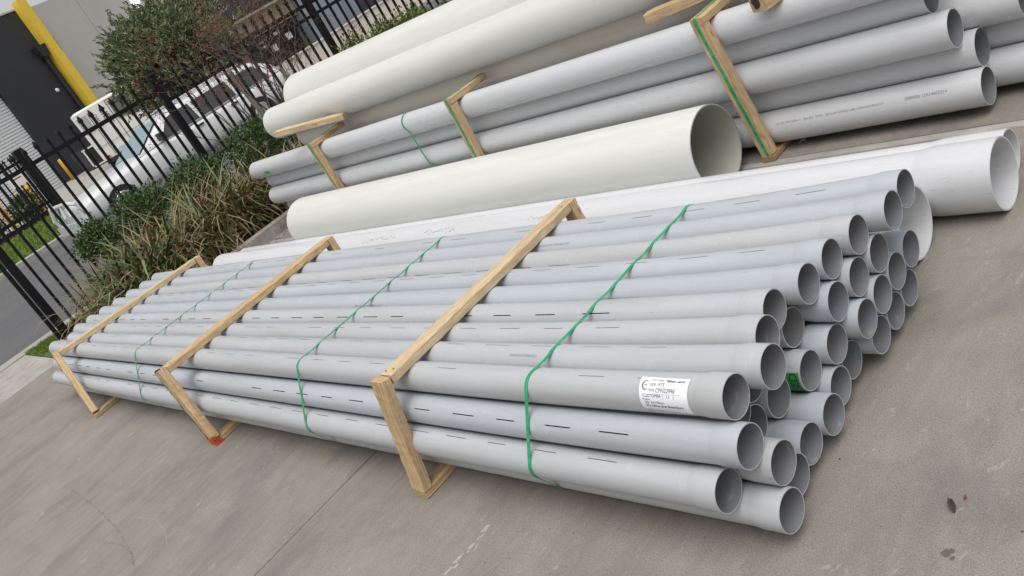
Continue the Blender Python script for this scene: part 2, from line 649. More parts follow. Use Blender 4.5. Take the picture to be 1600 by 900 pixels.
# near bundle lattice
PITCH, DZ, Z0, RP, RBELL = 0.1636, 0.1457, 0.13, 0.0768, 0.0817
RZ = {'D': Z0, 'C': Z0 + DZ, 'B': Z0 + 2 * DZ, 'A': Z0 + 3 * DZ}
RY = {'A': 0.0, 'B': -PITCH / 2 - 0.003, 'C': -PITCH - 0.006, 'D': -PITCH / 2 - 0.008}
XE = {'A': [-1.631, -1.567, -1.672, -1.724, -1.656, -1.631, -1.588, -1.508, -1.516],
      'B': [-1.591, -1.73, -1.76, -1.78, -1.74, -1.62, -1.60, -1.58, -1.74],
      'C': [-1.698, -1.56, -1.76, -1.74, -1.68, -1.64, -1.58, -1.58, -1.58, -1.58],
      'D': [-1.545, -1.60, -1.62, -1.60, -1.64, -1.66, -1.60, -1.60, -1.60]}
XL = {'A': [-10.61, -10.38, -10.63, -10.61, -10.57, -10.49, -10.45, -10.38, -10.35]}
FP, FDZ, FZ0 = 0.160, 0.139, 0.127                      # spacing away from the sockets
FZ = {'D': FZ0, 'C': FZ0 + FDZ, 'B': FZ0 + 2 * FDZ, 'A': FZ0 + 3 * FDZ}
SLOT_TH = {('A', 0): 7, ('A', 1): -10, ('A', 2): 13, ('A', 3): 41, ('A', 4): 150, ('A', 5): 5, ('A', 6): 63,
           ('A', 7): 170, ('A', 8): 23, ('B', 0): 47, ('C', 0): 10, ('D', 0): 12}
ORD = ['first', 'second', 'third', 'fourth', 'fifth', 'sixth', 'seventh', 'eighth', 'ninth', 'tenth']
ROWN = {'A': 'top row', 'B': 'second row down', 'C': 'third row down', 'D': 'bottom row'}
special = {('A', 0): 'grey slotted pipe with white paper label, front of the top row of the near stack',
           ('C', 4): 'grey slotted pipe with green PASSED sticker by its end, inside the near stack',
           ('A', 8): 'rearmost grey slotted pipe of the top row, beside the white pipes',
           ('D', 0): 'lowest front grey slotted pipe lying nearest the bare concrete',
           ('A', 2): 'third grey slotted pipe of the top row counted from the labelled pipe'}
pipes = {}
for row in 'ABCD':
    for i, xe in enumerate(XE[row]):
        y = RY[row] + i * PITCH
        z = RZ[row]
        xl = XL['A'][i] if row == 'A' else (xe - 8.9 + 0.06 * rnd.random())
        if row == 'C' and i == 0:
            xl = -10.59
        lab = special.get((row, i))
        if lab is None:
            lab = 'grey slotted pipe, %s from the front in the %s of the near stack' % (ORD[i], ROWN[row])
        th = SLOT_TH.get((row, i), rnd.choice([20, 60, 140, 200, 260]))
        slots = []
        if row == 'A' or i == 0:
            st0 = xl - xe + 0.25 + 0.2 * rnd.random()
            if (row, i) == ('A', 0):
                st0 = -1.65 - 0.32 * 26
            slots = [(math.radians(th), st0, 0.32, 0.155)]
            if (row, i) in (('A', 5), ('D', 0)):
                slots.append((math.radians(th + 104), st0 + 0.1, 0.32, 0.155))
        pipes[(row, i)] = make_pipe('slotted_pipe', xl, xe, y, z, RP, 0.0042, M['pvc'], M['pvc_in_shaded'], lab, 'pipe',
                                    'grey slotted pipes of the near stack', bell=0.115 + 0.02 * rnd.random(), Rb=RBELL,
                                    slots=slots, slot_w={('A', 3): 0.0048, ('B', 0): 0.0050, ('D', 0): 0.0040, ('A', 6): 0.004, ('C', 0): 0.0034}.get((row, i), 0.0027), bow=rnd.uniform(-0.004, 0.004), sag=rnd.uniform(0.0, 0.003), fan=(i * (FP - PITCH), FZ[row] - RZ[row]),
                                    nseg=36 if row in 'AC' else 32)

# paper label on the front top pipe
p0 = pipes[('A', 0)]
L0 = tuple(p0.location)
rl = RP + 0.0012
lab = link_mesh('paper_label', *patch(-2.0, 0.221, 0.0, RZ['A'], rl, math.radians(9), math.radians(114), L0, 16), M['paper'], p0)
lv, lf = MB(), None
ink = MB()


def lbl(txt, u, vdeg, size, shear=0.0, sp=1.0):
    fn = cyl_fn(-2.0 + u, 0.0, RZ['A'], rl + 0.0006, math.radians(vdeg), L0)
    ink.add(*text_mesh(txt, size, fn, shear=shear, space=sp))


lbl('CUSTOMER', 0.050, 21, 0.0115)
lbl('Melanies Leanda', 0.116, 22, 0.0165, 0.35, 0.80)
lbl('DDR', 0.048, 34, 0.014)
lbl('975', 0.085, 35, 0.020, 0.2)
lbl('POR', 0.046, 49, 0.014)
lbl('CPH22996', 0.076, 51, 0.020, 0.2)
lbl('CUSTOMER (   11   )', 0.016, 65, 0.0165, 0.1)
lbl('Product', 0.014, 74, 0.011)
lbl('Qty  3m/150mm', 0.020, 83, 0.0135)
lbl('37 x 150mm 3mtr Slotted Storm', 0.018, 95, 0.0170, 0.3, 0.78)
for u0, u1, dg in ((0.075, 0.19, 40), (0.062, 0.19, 55), (0.02, 0.20, 102), (0.03, 0.20, 108)):
    ink.add(*patch(-2.0 + u0, u1 - u0, 0.0, RZ['A'], rl + 0.0005, math.radians(dg), math.radians(dg + 0.5), L0, 1))
# round C emblem
fnc = cyl_fn(-2.0 + 0.029, 0.0, RZ['A'], rl + 0.0006, math.radians(33), L0)
cv, cf = [], []
for i in range(19):
    t = math.radians(40 + 280 * i / 18)
    w = 0.0012 + 0.0040 * abs(math.sin((t - math.radians(40)) * 180 / 280))
    cv += [fnc(0.0165 * math.cos(t), 0.0185 * math.sin(t)), fnc((0.0165 - w) * math.cos(t), (0.0185 - w) * math.sin(t))]
for i in range(18):
    cf.append((2 * i, 2 * i + 1, 2 * i + 3, 2 * i + 2))
ink.add(cv, cf)
for dx in (-0.005, 0.0, 0.005):
    ink.add([fnc(dx - .001, -.003), fnc(dx + .001, -.003), fnc(dx + .001, .005), fnc(dx - .001, .005)], [(0, 1, 2, 3)])
link_mesh('lettering', ink.v, ink.f, M['ink'], lab)

# PASSED sticker (reads up the pipe, mostly hidden by its neighbours)
p4 = pipes[('C', 4)]
L4 = tuple(p4.location)
y4, z4 = L4[1], L4[2]
rs = RBELL + 0.0012
stk = link_mesh('green_sticker', *patch(L4[0] - 0.066, 0.060, y4, z4, rs, math.radians(58), math.radians(178), L4, 14), M['sticker'], p4)


def fn4(u, v):
    th = math.radians(174) - u / rs
    rr = rs + 0.0006
    x = L4[0] - 0.014 - v
    return (x - L4[0], -rr * math.sin(th), rr * math.cos(th))


link_mesh('lettering', *text_mesh('PASSED', 0.052, fn4, space=0.95), M['ink'], stk)

# worn batch print along a few pipes of the top row
for i, x_, th_, tx in ((4, -4.9, 66, 'DN150 SN4 AS/NZS 1254 STORM 0412 2207'), (7, -3.6, 44, 'DN150 SN4 AS/NZS 1254 STORM 0412 2207'), (1, -2.9, 38, 'DN150 SN4 STORM 0412'), (4, -2.7, 66, 'DN150 SN4 AS/NZS 1254 STORM')):
    pp = pipes[('A', i)]
    Lp = tuple(pp.location)
    yy_, zz_ = i * FP, FZ['A']
    if x_ > -3.0:
        yy_, zz_ = i * FP, FZ['A']
    link_mesh('lettering', *text_mesh(tx, 0.017, cyl_fn(x_, yy_, zz_ + 0.003, RP + 0.0015, math.radians(th_), Lp)), M['faint_print'], pp)

# ------------------------------------------------------------------ timber sticks
def stick(p0, p1, w, h, up=(0, 0, 1), chamf=0.005, jit=0.0011, nseg=18, twist=0.0):
    """rough sawn stick from p0 to p1 (axis), width w (sideways) and height h (towards 'up'); returns verts, faces, tc"""
    p0, p1 = Vector(p0), Vector(p1)
    t = (p1 - p0)
    L = t.length
    t.normalize()
    s = t.cross(Vector(up)).normalized()
    u = s.cross(t).normalized()
    c = chamf
    prof = [(-w / 2 + c, -h / 2), (w / 2 - c, -h / 2), (w / 2, -h / 2 + c), (w / 2, h / 2 - c),
            (w / 2 - c, h / 2), (-w / 2 + c, h / 2), (-w / 2, h / 2 - c), (-w / 2, -h / 2 + c)]
    v, tc = [], []
    off = rnd.random() * 40
    for i in range(nseg + 1):
        a = L * i / nseg
        for (x, y) in prof:
            jx = rnd.gauss(0, jit)
            jy = rnd.gauss(0, jit)
            q = p0 + t * (a + (rnd.gauss(0, jit) if i in (0, nseg) else 0)) + s * (x + jx) + u * (y + jy)
            v.append(tuple(q))
            tc.append((a + off, x, y))
    f = []
    n = 8
    for i in range(nseg):
        for k in range(n):
            f.append((i * n + k, i * n + (k + 1) % n, (i + 1) * n + (k + 1) % n, (i + 1) * n + k))
    f.append(tuple(range(n - 1, -1, -1)))
    f.append(tuple(nseg * n + k for k in range(n)))
    # cut ends need their own vertices for a crisp end grain
    return v, f, tc


def stick_part(th, name, p0, p1, w, h, mat, up=(0, 0, 1), label=None, **kw):
    v, f, tc = stick(p0, p1, w, h, up, **kw)
    o = th.part(name, (v, f), mat, tc=tc)
    if label:
        o['label'] = label
    return o


FR = 'timber frames round the near stack'
ztop = FZ['A'] + RP                                   # top of pipes


def near_frame(xt, xb, yft, yfb, yb, label, pale, zlean=0.0, xback=None, w=0.10, extra=None):
    th = Thing('timber_cradle', (xb, yfb, 0), label, 'timber frame', FR)
    xback = xt if xback is None else xback
    mt = M['timber_pale'] if pale else M['timber']
    zt = ztop + 0.052
    # sill on the ground
    stick_part(th, 'sill', (xb, yfb - 0.005, 0.0235), (xback, yb + 0.04, 0.0235), w * 0.9, 0.047, M['timber'])
    # front post leans against the pipes
    post = stick_part(th, 'post', (xb, yfb + 0.027, 0.048), (xt, yft - 0.033, zt + 0.002), w, 0.062, M['timber'], up=(0, 1, 0), nseg=24)
    stick_part(th, 'top_rail', (xt, yft + 0.001, ztop + 0.027), (xback, yb + 0.012, ztop + 0.027), w * 0.98, 0.052, mt, nseg=34)
    stick_part(th, 'post', (xback + 0.01, yb + 0.045, 0.048), (xback + 0.01, yb + 0.045, zt), w * 0.95, 0.06, M['timber'], up=(0, 1, 0))
    nails(th, [(xt - 0.022, yft + 0.03, ztop + 0.0535), (xt + 0.02, yft + 0.05, ztop + 0.0535), (xback + 0.02, yb - 0.02, ztop + 0.0535), (xback - 0.02, yb, ztop + 0.0535)], (0, 0, 1))
    return th, post


def nails(th, pts, ax):
    for p in pts:
        m = MB()
        q = Vector(p)
        m.tube([q - 0.004 * Vector(ax), q + 0.0015 * Vector(ax)], 0.0048, 8)
        th.part('nail', m.vf, M['nail'])


f3, _ = near_frame(-3.565, -3.61, -0.145, -0.325, 1.40, 'timber frame nearest the pipe ends, its square post clean and upright', True)
f2, post2 = near_frame(-6.42, -6.30, -0.250, -0.335, 1.385, 'middle timber frame with bark edged post and red paint on its foot', False, w=0.115)
f1, _ = near_frame(-9.58, -9.17, -0.19, -0.385, 1.40, 'timber frame nearest the garden bed, farthest from the open pipe ends', True, xback=-9.34, w=0.10)
# bark strip along the middle frame's post, red foot
bkv, bkf = [], []
nb = 26
for i in range(nb + 1):
    p = Vector((-6.30, -0.308, 0.05)).lerp(Vector((-6.42, -0.283, 0.672)), i / nb)
    w0 = rnd.choice([0.004, 0.010, 0.016, 0.022, 0.026])
    d0 = 0.034 + rnd.uniform(-0.002, 0.003)
    bkv += [(p.x - 0.059 - w0, p.y - 0.012, p.z), (p.x - 0.060 + 0.8 * w0, p.y - d0, p.z), (p.x - 0.052, p.y + 0.02, p.z)]
for i in range(nb):
    for k in range(3):
        bkf.append((3 * i + k, 3 * i + (k + 1) % 3, 3 * i + 3 + (k + 1) % 3, 3 * i + 3 + k))
bkf += [(2, 1, 0), (3 * nb, 3 * nb + 1, 3 * nb + 2)]
f2.part('bark_edge', (bkv, bkf), M['bark'])
rf = MB()
rf.hexa([(-6.362, -0.3425, 0.001), (-6.245, -0.3425, 0.001), (-6.245, -0.27, 0.001), (-6.362, -0.27, 0.001),
         (-6.362, -0.3425, 0.0475), (-6.245, -0.3425, 0.0475), (-6.245, -0.29, 0.0475), (-6.362, -0.28, 0.0475)])
rf.add([(-6.352, -0.3435, 0.049), (-6.240, -0.3435, 0.049), (-6.240, -0.341, 0.088), (-6.268, -0.3405, 0.074), (-6.296, -0.340, 0.062), (-6.330, -0.340, 0.060)], [(0, 1, 2, 3, 4, 5)])
rf.add([(-6.239, -0.3435, 0.049), (-6.239, -0.300, 0.049), (-6.240, -0.310, 0.072), (-6.240, -0.341, 0.088)], [(0, 1, 2, 3)])
f2.part('painted_foot', rf.vf, M['red_paint'])


# ------------------------------------------------------------------ straps
def strap_mesh(path, w, axis, thick=0.0014):
    """flat band following the path, width along 'axis'"""
    ax = Vector(axis).normalized()
    v, f = [], []
    n = len(path)
    for i, p in enumerate(path):
        p = Vector(p)
        a = Vector(path[max(i - 1, 0)])
        b = Vector(path[min(i + 1, n - 1)])
        t = (b - a).normalized()
        nn = t.cross(ax).normalized()
        for s, d in ((-1, 0), (1, 0), (1, 1), (-1, 1)):
            v.append(tuple(p + ax * s * w / 2 + nn * d * thick))
    for i in range(n - 1):
        for k in range(4):
            f.append((i * 4 + k, i * 4 + (k + 1) % 4, (i + 1) * 4 + (k + 1) % 4, (i + 1) * 4 + k))
    f += [(3, 2, 1, 0), ((n - 1) * 4, (n - 1) * 4 + 1, (n - 1) * 4 + 2, (n - 1) * 4 + 3)]
    return v, f


def hull_path(x, dx, cs, R):
    """band round circles cs (y,z) in convex order, returning points with arcs; x drifts by dx along the way"""
    pts = []
    n = len(cs)
    for i in range(n):
        c = Vector((cs[i][0], cs[i][1]))
        def normal(a, b):
            d = (Vector(b) - Vector(a)).normalized()
            return Vector((-d.y, d.x))
        n1 = normal(cs[i - 1], cs[i]) if i > 0 else None
        n2 = normal(cs[i], cs[i + 1]) if i < n - 1 else None
        if n1 is None:
            n1 = n2
        if n2 is None:
            n2 = n1
        a1 = math.atan2(n1.y, n1.x)
        a2 = math.atan2(n2.y, n2.x)
        d = (a2 - a1 + PI) % (2 * PI) - PI
        m = max(1, int(abs(d) / 0.25))
        for k in range(m + 1):
            a = a1 + d * k / m
            pts.append((c.x + R * math.cos(a), c.y + R * math.sin(a)))
    return pts


def near_strap(x, xf, label, w=0.024):
    def c(row, i):
        k = fan_k(XE[row][i] - x)
        return (RY[row] + i * (PITCH + (FP - PITCH) * k), RZ[row] + (FZ[row] - RZ[row]) * k)
    cs = [c('D', 4), c('D', 8), c('C', 9), c('A', 8), c('A', 0), c('C', 0), c('D', 0), c('D', 4)]
    # walk counterclockwise seen from +x: y right, z up -> outward normal is to the left of travel reversed
    pts = []
    R = RP + 0.0012
    n = len(cs)
    for i in range(1, n - 1):
        c0, c1, c2 = (Vector(cs[i - 1]), Vector(cs[i]), Vector(cs[i + 1]))
        d1 = (c1 - c0).normalized()
        d2 = (c2 - c1).normalized()
        a1 = math.atan2(-d1.x, d1.y)
        a2 = math.atan2(-d2.x, d2.y)
        dd = (a2 - a1 + PI) % (2 * PI) - PI
        m = max(1, int(abs(dd) / 0.2))
        for k in range(m + 1):
            a = a1 + dd * k / m
            pts.append((c1.x + R * math.cos(a), c1.y + R * math.sin(a)))
    # dip slightly between neighbouring pipes along the top; resample the long top run
    out = []
    for i, q in enumerate(pts):
        out.append(q)
        if i + 1 < len(pts):
            q2 = pts[i + 1]
            L = math.hypot(q2[0] - q[0], q2[1] - q[1])
            if L > 0.5 and q[1] > 0.6:
                m = 32
                for k in range(1, m):
                    t = k / m
                    yy = q[0] + (q2[0] - q[0]) * t
                    zz = q[1] + (q2[1] - q[1]) * t
                    ph = (yy / FP) * 2 * PI
                    out.append((yy, zz - 0.0035 * (1 - math.cos(ph)) * 0.5))
    P = []
    for yy, zz in out:
        k = min(max((0.6 - zz) / 0.5, 0), 1)
        P.append((x + (xf - x) * k + 0.004 * math.sin(yy * 23) + (yy - 0.4) * 0.03, yy, zz))
    P.append(P[0])
    # offset path so that band lies outside: choose order so normals point out
    v, f = strap_mesh(P, w, (1, 0, 0))
    o = link_mesh('packing_strap', v, f, M['strap'], None, (x, 0, 0))
    tag(o, label, 'strap', 'green packing straps round the near stack')
    return o


near_strap(-2.62, -2.66, 'broad green packing strap nearest the open ends of the near grey pipes', 0.020)
near_strap(-4.70, -4.62, 'green packing strap between the near and middle timber frames', 0.021)
near_strap(-7.68, -7.60, 'green packing strap between the middle frame and the garden end frame', 0.021)

# ------------------------------------------------------------------ white pipes behind the near stack
GW = 'white pipes on the ground behind the near stack'
make_pipe('white_pipe', -10.38, -1.435, 2.045, 0.176, 0.165, 0.008, M['white'], M['white'],
          'large white pipe with its open socket end farthest right on the concrete', 'pipe', GW, bell=0.36, Rb=0.175, nseg=56)
make_pipe('white_pipe', -10.36, -1.50, 2.342, 0.122, 0.113, 0.007, M['white'], M['white'],
          'slimmer white pipe lying between the large white pipe and the big cream pipe', 'pipe', GW, bell=0.36, Rb=0.122, nseg=48)
make_pipe('white_pipe', -10.5, -1.715, 1.665, 0.180, 0.168, 0.008, M['white'], M['white'],
          'white pipe hidden behind the grey stack, only its open end showing past it', 'pipe', GW, bell=0.34, Rb=0.178, nseg=56)

wp2 = bpy.data.objects['white_pipe']
Lw = tuple(wp2.location)
for j, (xa, n_) in enumerate(((-6.9, 26), (-5.9, 20), (-4.6, 12))):
    pts = []
    for i in range(n_):
        u = xa + 0.022 * i + rnd.gauss(0, 0.010)
        th_ = math.radians(30 + 5 * math.sin(i * 2.3 + j) + rnd.gauss(0, 3))
        pts.append((u - Lw[0], 2.045 - 0.1660 * math.sin(th_) - Lw[1], 0.176 + 0.1660 * math.cos(th_) - Lw[2]))
    link_mesh('marker_scribble', *MB().tube(pts, 0.0013, 4).vf, M['red_scribble'], wp2)

# big cream pipe on the ground
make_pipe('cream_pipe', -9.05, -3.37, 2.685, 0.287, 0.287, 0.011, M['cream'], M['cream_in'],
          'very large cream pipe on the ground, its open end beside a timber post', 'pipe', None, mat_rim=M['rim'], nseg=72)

# ------------------------------------------------------------------ rear bundle of larger grey pipes
GR = 'grey pipes of the rear stack'
RR, RDZ, RY0, RZ0 = 0.111, 0.190, 3.125, 0.155
rown = ['bottom row', 'second row up', 'third row up', 'fourth row up', 'top row']
xend0 = [-1.82, -1.84, -1.90, -2.02, -1.9]
xleft0 = [-10.2, -10.23, -10.30, -10.34, -10.37]
rear = {}
for r in range(5):
    for cidx in range(1 if r == 4 else 4):
        y = RY0 + (0.117 if r % 2 else 0.0) + cidx * 0.232
        z = RZ0 + r * RDZ
        front = cidx == 0
        x1 = xend0[r] if front else -1.28 + 0.05 * rnd.uniform(-1, 1) + (0.0 if cidx == 1 else 0.02)
        if cidx == 1 and r == 2:
            x1 = -1.605
        if cidx == 1 and r == 4:
            x1 = -1.45
        x0 = xleft0[r] if front else -9.9 + 0.2 * rnd.random()
        if front and r == 0:
            lab = 'grey pipe with a printed line, lowest front pipe of the rear stack'
        elif front and r == 4:
            lab = 'grey pipe with a green sticker at its far end, front of rear stack top row'
        elif front:
            lab = 'front grey pipe in the %s of the rear stack' % rown[r]
        else:
            lab = 'grey pipe, %s from the front in the %s of the rear stack' % (ORD[cidx], rown[r])
        rear[(r, cidx)] = make_pipe('grey_pipe', x0, x1, y, z, RR, 0.0055, M['pvc2'], M['pvc_in_shaded'], lab, 'pipe', GR,
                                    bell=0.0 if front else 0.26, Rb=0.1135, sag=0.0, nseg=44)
# printed line on the lowest front pipe
b0 = rear[(0, 0)]
Lb = tuple(b0.location)
pv = MB()
fnb = cyl_fn(-3.12, Lb[1], Lb[2], RR + 0.0008, math.radians(63), Lb)
pv.add(*text_mesh('VD 225 SN 4 SDR 41   DN 225   DWV   200 x 6M AS/NZS 1260 15/06/2022 PN 6.5 F', 0.021, fnb))
fnb2 = cyl_fn(-2.25, Lb[1], Lb[2], RR + 0.0008, math.radians(63), Lb)
pv.add(*text_mesh('0000000 12A14602214', 0.026, fnb2))
link_mesh('lettering', pv.v, pv.f, M['print_purple'], b0)
f31 = rear[(0, 1)]
Lf = tuple(f31.location)
fnf = cyl_fn(-1.62, Lf[1], Lf[2], 0.1135 + 0.001, math.radians(112), Lf)
link_mesh('lettering', *text_mesh('0000000 12A1460', 0.034, fnf), M['ink'], f31)
t4 = rear[(4, 0)]
Lt = tuple(t4.location)
link_mesh('green_sticker', *patch(-10.02, 0.13, Lt[1], Lt[2], RR + 0.0012, math.radians(94), math.radians(118), Lt, 6), M['sticker_bright'], t4)

FR2 = 'timber frames round the rear stack'
RT = RZ0 + 4 * RDZ + RR                              # top of the rear stack
YF = RY0 - RR


def rear_frame(xt, xb, label, dark=False):
    th = Thing('timber_cradle', (xb, YF - 0.05, 0), label, 'timber frame', FR2)
    stick_part(th, 'sill', (xb, YF - 0.10, 0.021), (xb + 0.02, YF + 1.15, 0.021), 0.095, 0.042, M['timber_dark'])
    stick_part(th, 'post', (xb, YF - 0.055, 0.043), (xt, YF - 0.040, RT - 0.002), 0.095, 0.07, M['timber_dark'] if dark else M['timber'], up=(0, 1, 0), nseg=24)
    stick_part(th, 'top_rail', (xt, YF - 0.075, RT + 0.028), (xt + 0.02, YF + 0.42, RT + 0.028), 0.095, 0.055, M['timber'], nseg=24)
    stick_part(th, 'post', (xb, YF + 1.14, 0.043), (xb, YF + 1.14, 0.84), 0.095, 0.06, M['timber'], up=(0, 1, 0))
    return th


rear_frame(-3.32, -3.20, 'timber frame of the rear stack beside the big cream pipe mouth')
rear_frame(-6.02, -6.05, 'middle timber frame of the rear stack behind the big cream pipe')
rear_frame(-8.55, -8.50, 'timber frame of the rear stack nearest the garden shrubs')


def post_strap(xt, xb, label):
    P = [(xb + 0.005, YF - 0.0945, 0.03), (xt - 0.005, YF - 0.0805, RT - 0.01), (xt - 0.01, YF - 0.082, RT + 0.025),
         (xt - 0.01, YF - 0.076, RT + 0.0575), (xt - 0.005, YF + 0.2, RT + 0.0585), (xt, YF + 0.42, RT + 0.0585)]
    v, f = strap_mesh(P, 0.022, (1, 0, 0), 0.0016)
    o = link_mesh('packing_strap', v, f, M['strap'], None, (xt, YF, 0))
    tag(o, label, 'strap', 'green straps on the rear frames')


post_strap(-3.32, -3.20, 'green strap down the timber post beside the big cream pipe mouth')
post_strap(-6.02, -6.05, 'green strap down the middle post of the rear stack')
post_strap(-8.55, -8.50, 'green strap down the rear stack post nearest the shrubs')


def loose_strap(x, dx, label):
    P = []
    for k in range(15):
        a = math.radians(-30 + 120 * k / 14)
        P.append((x + dx * 0.35 * k / 14 - 0.05 * math.sin(PI * k / 20), RY0 - (RR + 0.004) * math.sin(a), RT - RR + (RR + 0.004) * math.cos(a)))
    for k in range(1, 12):
        t = k / 11
        P.append((x + dx * (0.35 + 0.65 * t), YF - 0.003 - 0.02 * math.sin(PI * t), RT - RR - t * (RT - RR - 0.16)))
    v, f = strap_mesh(P[::-1], 0.022, (1, 0, 0), 0.0016)
    o = link_mesh('packing_strap', v, f, M['strap'], None, (x, YF, 0))
    tag(o, label, 'strap', 'loose green straps round the rear stack')


loose_strap(-3.36, 0.10, 'loose green strap bowing left of the post by the cream pipe mouth')
loose_strap(-6.90, 0.14, 'thin green strap on the rear stack left of its middle post')

# pale pipes lying on top of the rear stack
make_pipe('cream_pipe', -9.85, 0.5, 3.46, RT + 0.10 + 0.192, 0.192, 0.009, M['cream2'], M['cream_in'],
          'pale cream pipe on top of the rear stack, in front of the thicker one', 'pipe', 'cream pipes on the rear stack', nseg=56)
make_pipe('cream_pipe', -9.78, 0.6, 3.945, RT + 0.10 + 0.29, 0.288, 0.011, M['cream'], M['cream_in'],
          'thick cream pipe highest at the back on top of the rear stack', 'pipe', 'cream pipes on the rear stack', nseg=72)
make_pipe('cream_pipe', -5.02, 0.4, 3.665, 1.035, 0.172, 0.008, M['tan'], M['cream_in'],
          'cream pipe whose scuffed end shows in the gap under the pale cream pipe', 'pipe', 'cream pipes on the rear stack', nseg=48)
make_pipe('cream_pipe', -9.7, -5.026, 3.665, 1.022, 0.160, 0.008, M['tan'], M['cream_in'],
          'shaded cream pipe low in the gap behind the rear stack top row', 'pipe', 'cream pipes on the rear stack', nseg=48)

GB = 'loose timber bearers on the rear stack'


def bearer(p0, p1, w, h, mat, label, knot=False):
    th = Thing('timber_bearer', p0, label, 'timber', GB)
    stick_part(th, 'beam', p0, p1, w, h, mat, nseg=20)
    return th


bearer((-9.02, 2.94, 1.305), (-8.15, 3.29, 1.165), 0.10, 0.065, M['timber_pale'], 'loose timber bearer sticking out at the garden end of the rear stack')
bearer((-3.86, 3.19, RT + 0.10), (-2.9, 3.46, RT + 0.115), 0.11, 0.075, M['timber'], 'loose timber bearer lying behind the near post of the rear stack')
kb = bearer((-2.86, 2.935, RT + 0.03), (-2.70, 3.47, RT + 0.03), 0.13, 0.11, M['timber'], 'thick timber bearer with a black knot on its sawn end')
kv, kf = [], []
for i in range(14):
    a = 2 * PI * i / 14
    r_ = 0.030 + 0.008 * math.sin(3 * a + 1)
    kv.append((-2.862 + 1.2 * r_ * math.cos(a), 2.929, RT + 0.032 + r_ * math.sin(a)))
    kv.append((-2.862 + 1.2 * r_ * math.cos(a), 2.95, RT + 0.032 + r_ * math.sin(a)))
kf = [tuple(2 * i for i in range(14))] + [(2 * i, 2 * i + 1, (2 * i + 3) % 28, (2 * i + 2) % 28) for i in range(14)]
kb.part('knot', (kv, kf), M['bark'])

# ------------------------------------------------------------------ ground
gd = Thing('ground', (0, 0, -0.06), kind='structure')
gd.part('base_sheet', ([(-600, -600, -0.055), (600, -600, -0.055), (600, 600, -0.055), (-600, 600, -0.055)], [(0, 1, 2, 3)]), M['joint'])


def slab(x0, x1, y0, y1, zt=0.0, zb=-0.05, mat=None, name='concrete_slab'):
    c = 0.004
    v = [(x0, y0, zb), (x1, y0, zb), (x1, y1, zb), (x0, y1, zb),
         (x0, y0, zt - c), (x1, y0, zt - c), (x1, y1, zt - c), (x0, y1, zt - c),
         (x0 + c, y0 + c, zt), (x1 - c, y0 + c, zt), (x1 - c, y1 - c, zt), (x0 + c, y1 - c, zt)]
    f = [(8, 9, 10, 11), (4, 5, 9, 8), (5, 6, 10, 9), (6, 7, 11, 10), (7, 4, 8, 11),
         (0, 1, 5, 4), (1, 2, 6, 5), (2, 3, 7, 6), (3, 0, 4, 7)]
    return gd.part(name, (v, f), mat or M['concrete'])


J = 0.006
slab(-4.36 + J, 9.0, -12.0, 2.87 - J)
slab(-12.9 + J, -4.36 - J, -12.0, 2.87 - J)
slab(-4.36 + J, 9.0, 2.95, 14.0)
slab(-10.84, -4.36 - J, 2.95, 14.0)
slab(-10.84, 9.0, 2.87 + J, 2.95 - J, -0.003, name='joint_strip', mat=M['concrete_pale'])
slab(-15.02, -12.9 - J, -12.0, 0.36, -0.004, mat=M['concrete_pale'])
slab(-13.4, -12.9 - J, 0.37, 0.60, -0.004, mat=M['concrete_pale'])
rd = Thing('road', (-20, 0, 0), kind='structure')
rd.part('asphalt_sheet', ([(-29.2, -300, -0.03), (-15.45, -300, -0.03), (-15.45, 300, -0.03), (-29.2, 300, -0.03)], [(0, 1, 2, 3)]), M['asphalt'])
kb1 = Thing('kerb', (-15.3, 0, 0), kind='structure')
kb1.part('kerb_strip', box(-15.46, -15.02, -300, 300, -0.05, 0.012), M['concrete_pale'])
kb1.part('kerb_strip', box(-29.7, -29.15, -300, 300, -0.05, 0.10), M['concrete_pale'])
vg = Thing('verge', (-14.6, 5, 0), kind='structure')
vg.part('soil', ([(-15.03, 0.362, 0.004), (-13.41, 0.362, 0.004), (-13.41, 0.60, 0.004), (-13.95, 0.61, 0.004), (-13.95, 60, 0.004), (-15.03, 60, 0.004)], [(0, 1, 2, 3, 4, 5)]), M['turf'])
vg.part('soil', ([(-42.2, -60, 0.06), (-29.7, -60, 0.06), (-29.7, 9.3, 0.06), (-42.2, 9.3, 0.06)], [(0, 1, 2, 3)]), M['turf'])
dv = Thing('driveway', (-50, 15, 0), kind='structure')
dv.part('concrete_sheet', ([(-120, -80, 0.02), (-42.2, -80, 0.02), (-42.2, 120, 0.02), (-120, 120, 0.02)], [(0, 1, 2, 3)]), M['concrete_pale'])
dv.part('concrete_sheet', ([(-42.2, 9.3, 0.03), (-29.2, 9.3, 0.03), (-29.2, 120, 0.03), (-42.2, 120, 0.03)], [(0, 1, 2, 3)]), M['concrete_pale'])
gb = Thing('garden_bed', (-12.4, 5, 0), kind='structure')
bv, bf = [], []
nx, ny = 8, 46
for i in range(nx + 1):
    for j in range(ny + 1):
        x = -13.95 + 2.93 * i / nx
        y = 0.685 + 15.0 * j / ny
        edge = min(i, nx - i, j, ny - j) == 0
        bv.append((x, y, 0.05 + (0 if edge else 0.05 * rnd.random())))
for i in range(nx):
    for j in range(ny):
        a = i * (ny + 1) + j
        bf.append((a, a + ny + 1, a + ny + 2, a + 1))
gb.part('mulch', (bv, bf), M['mulch'])
k2 = Thing('garden_kerb', (-10.93, 6, 0), kind='structure')
yy = 0.70
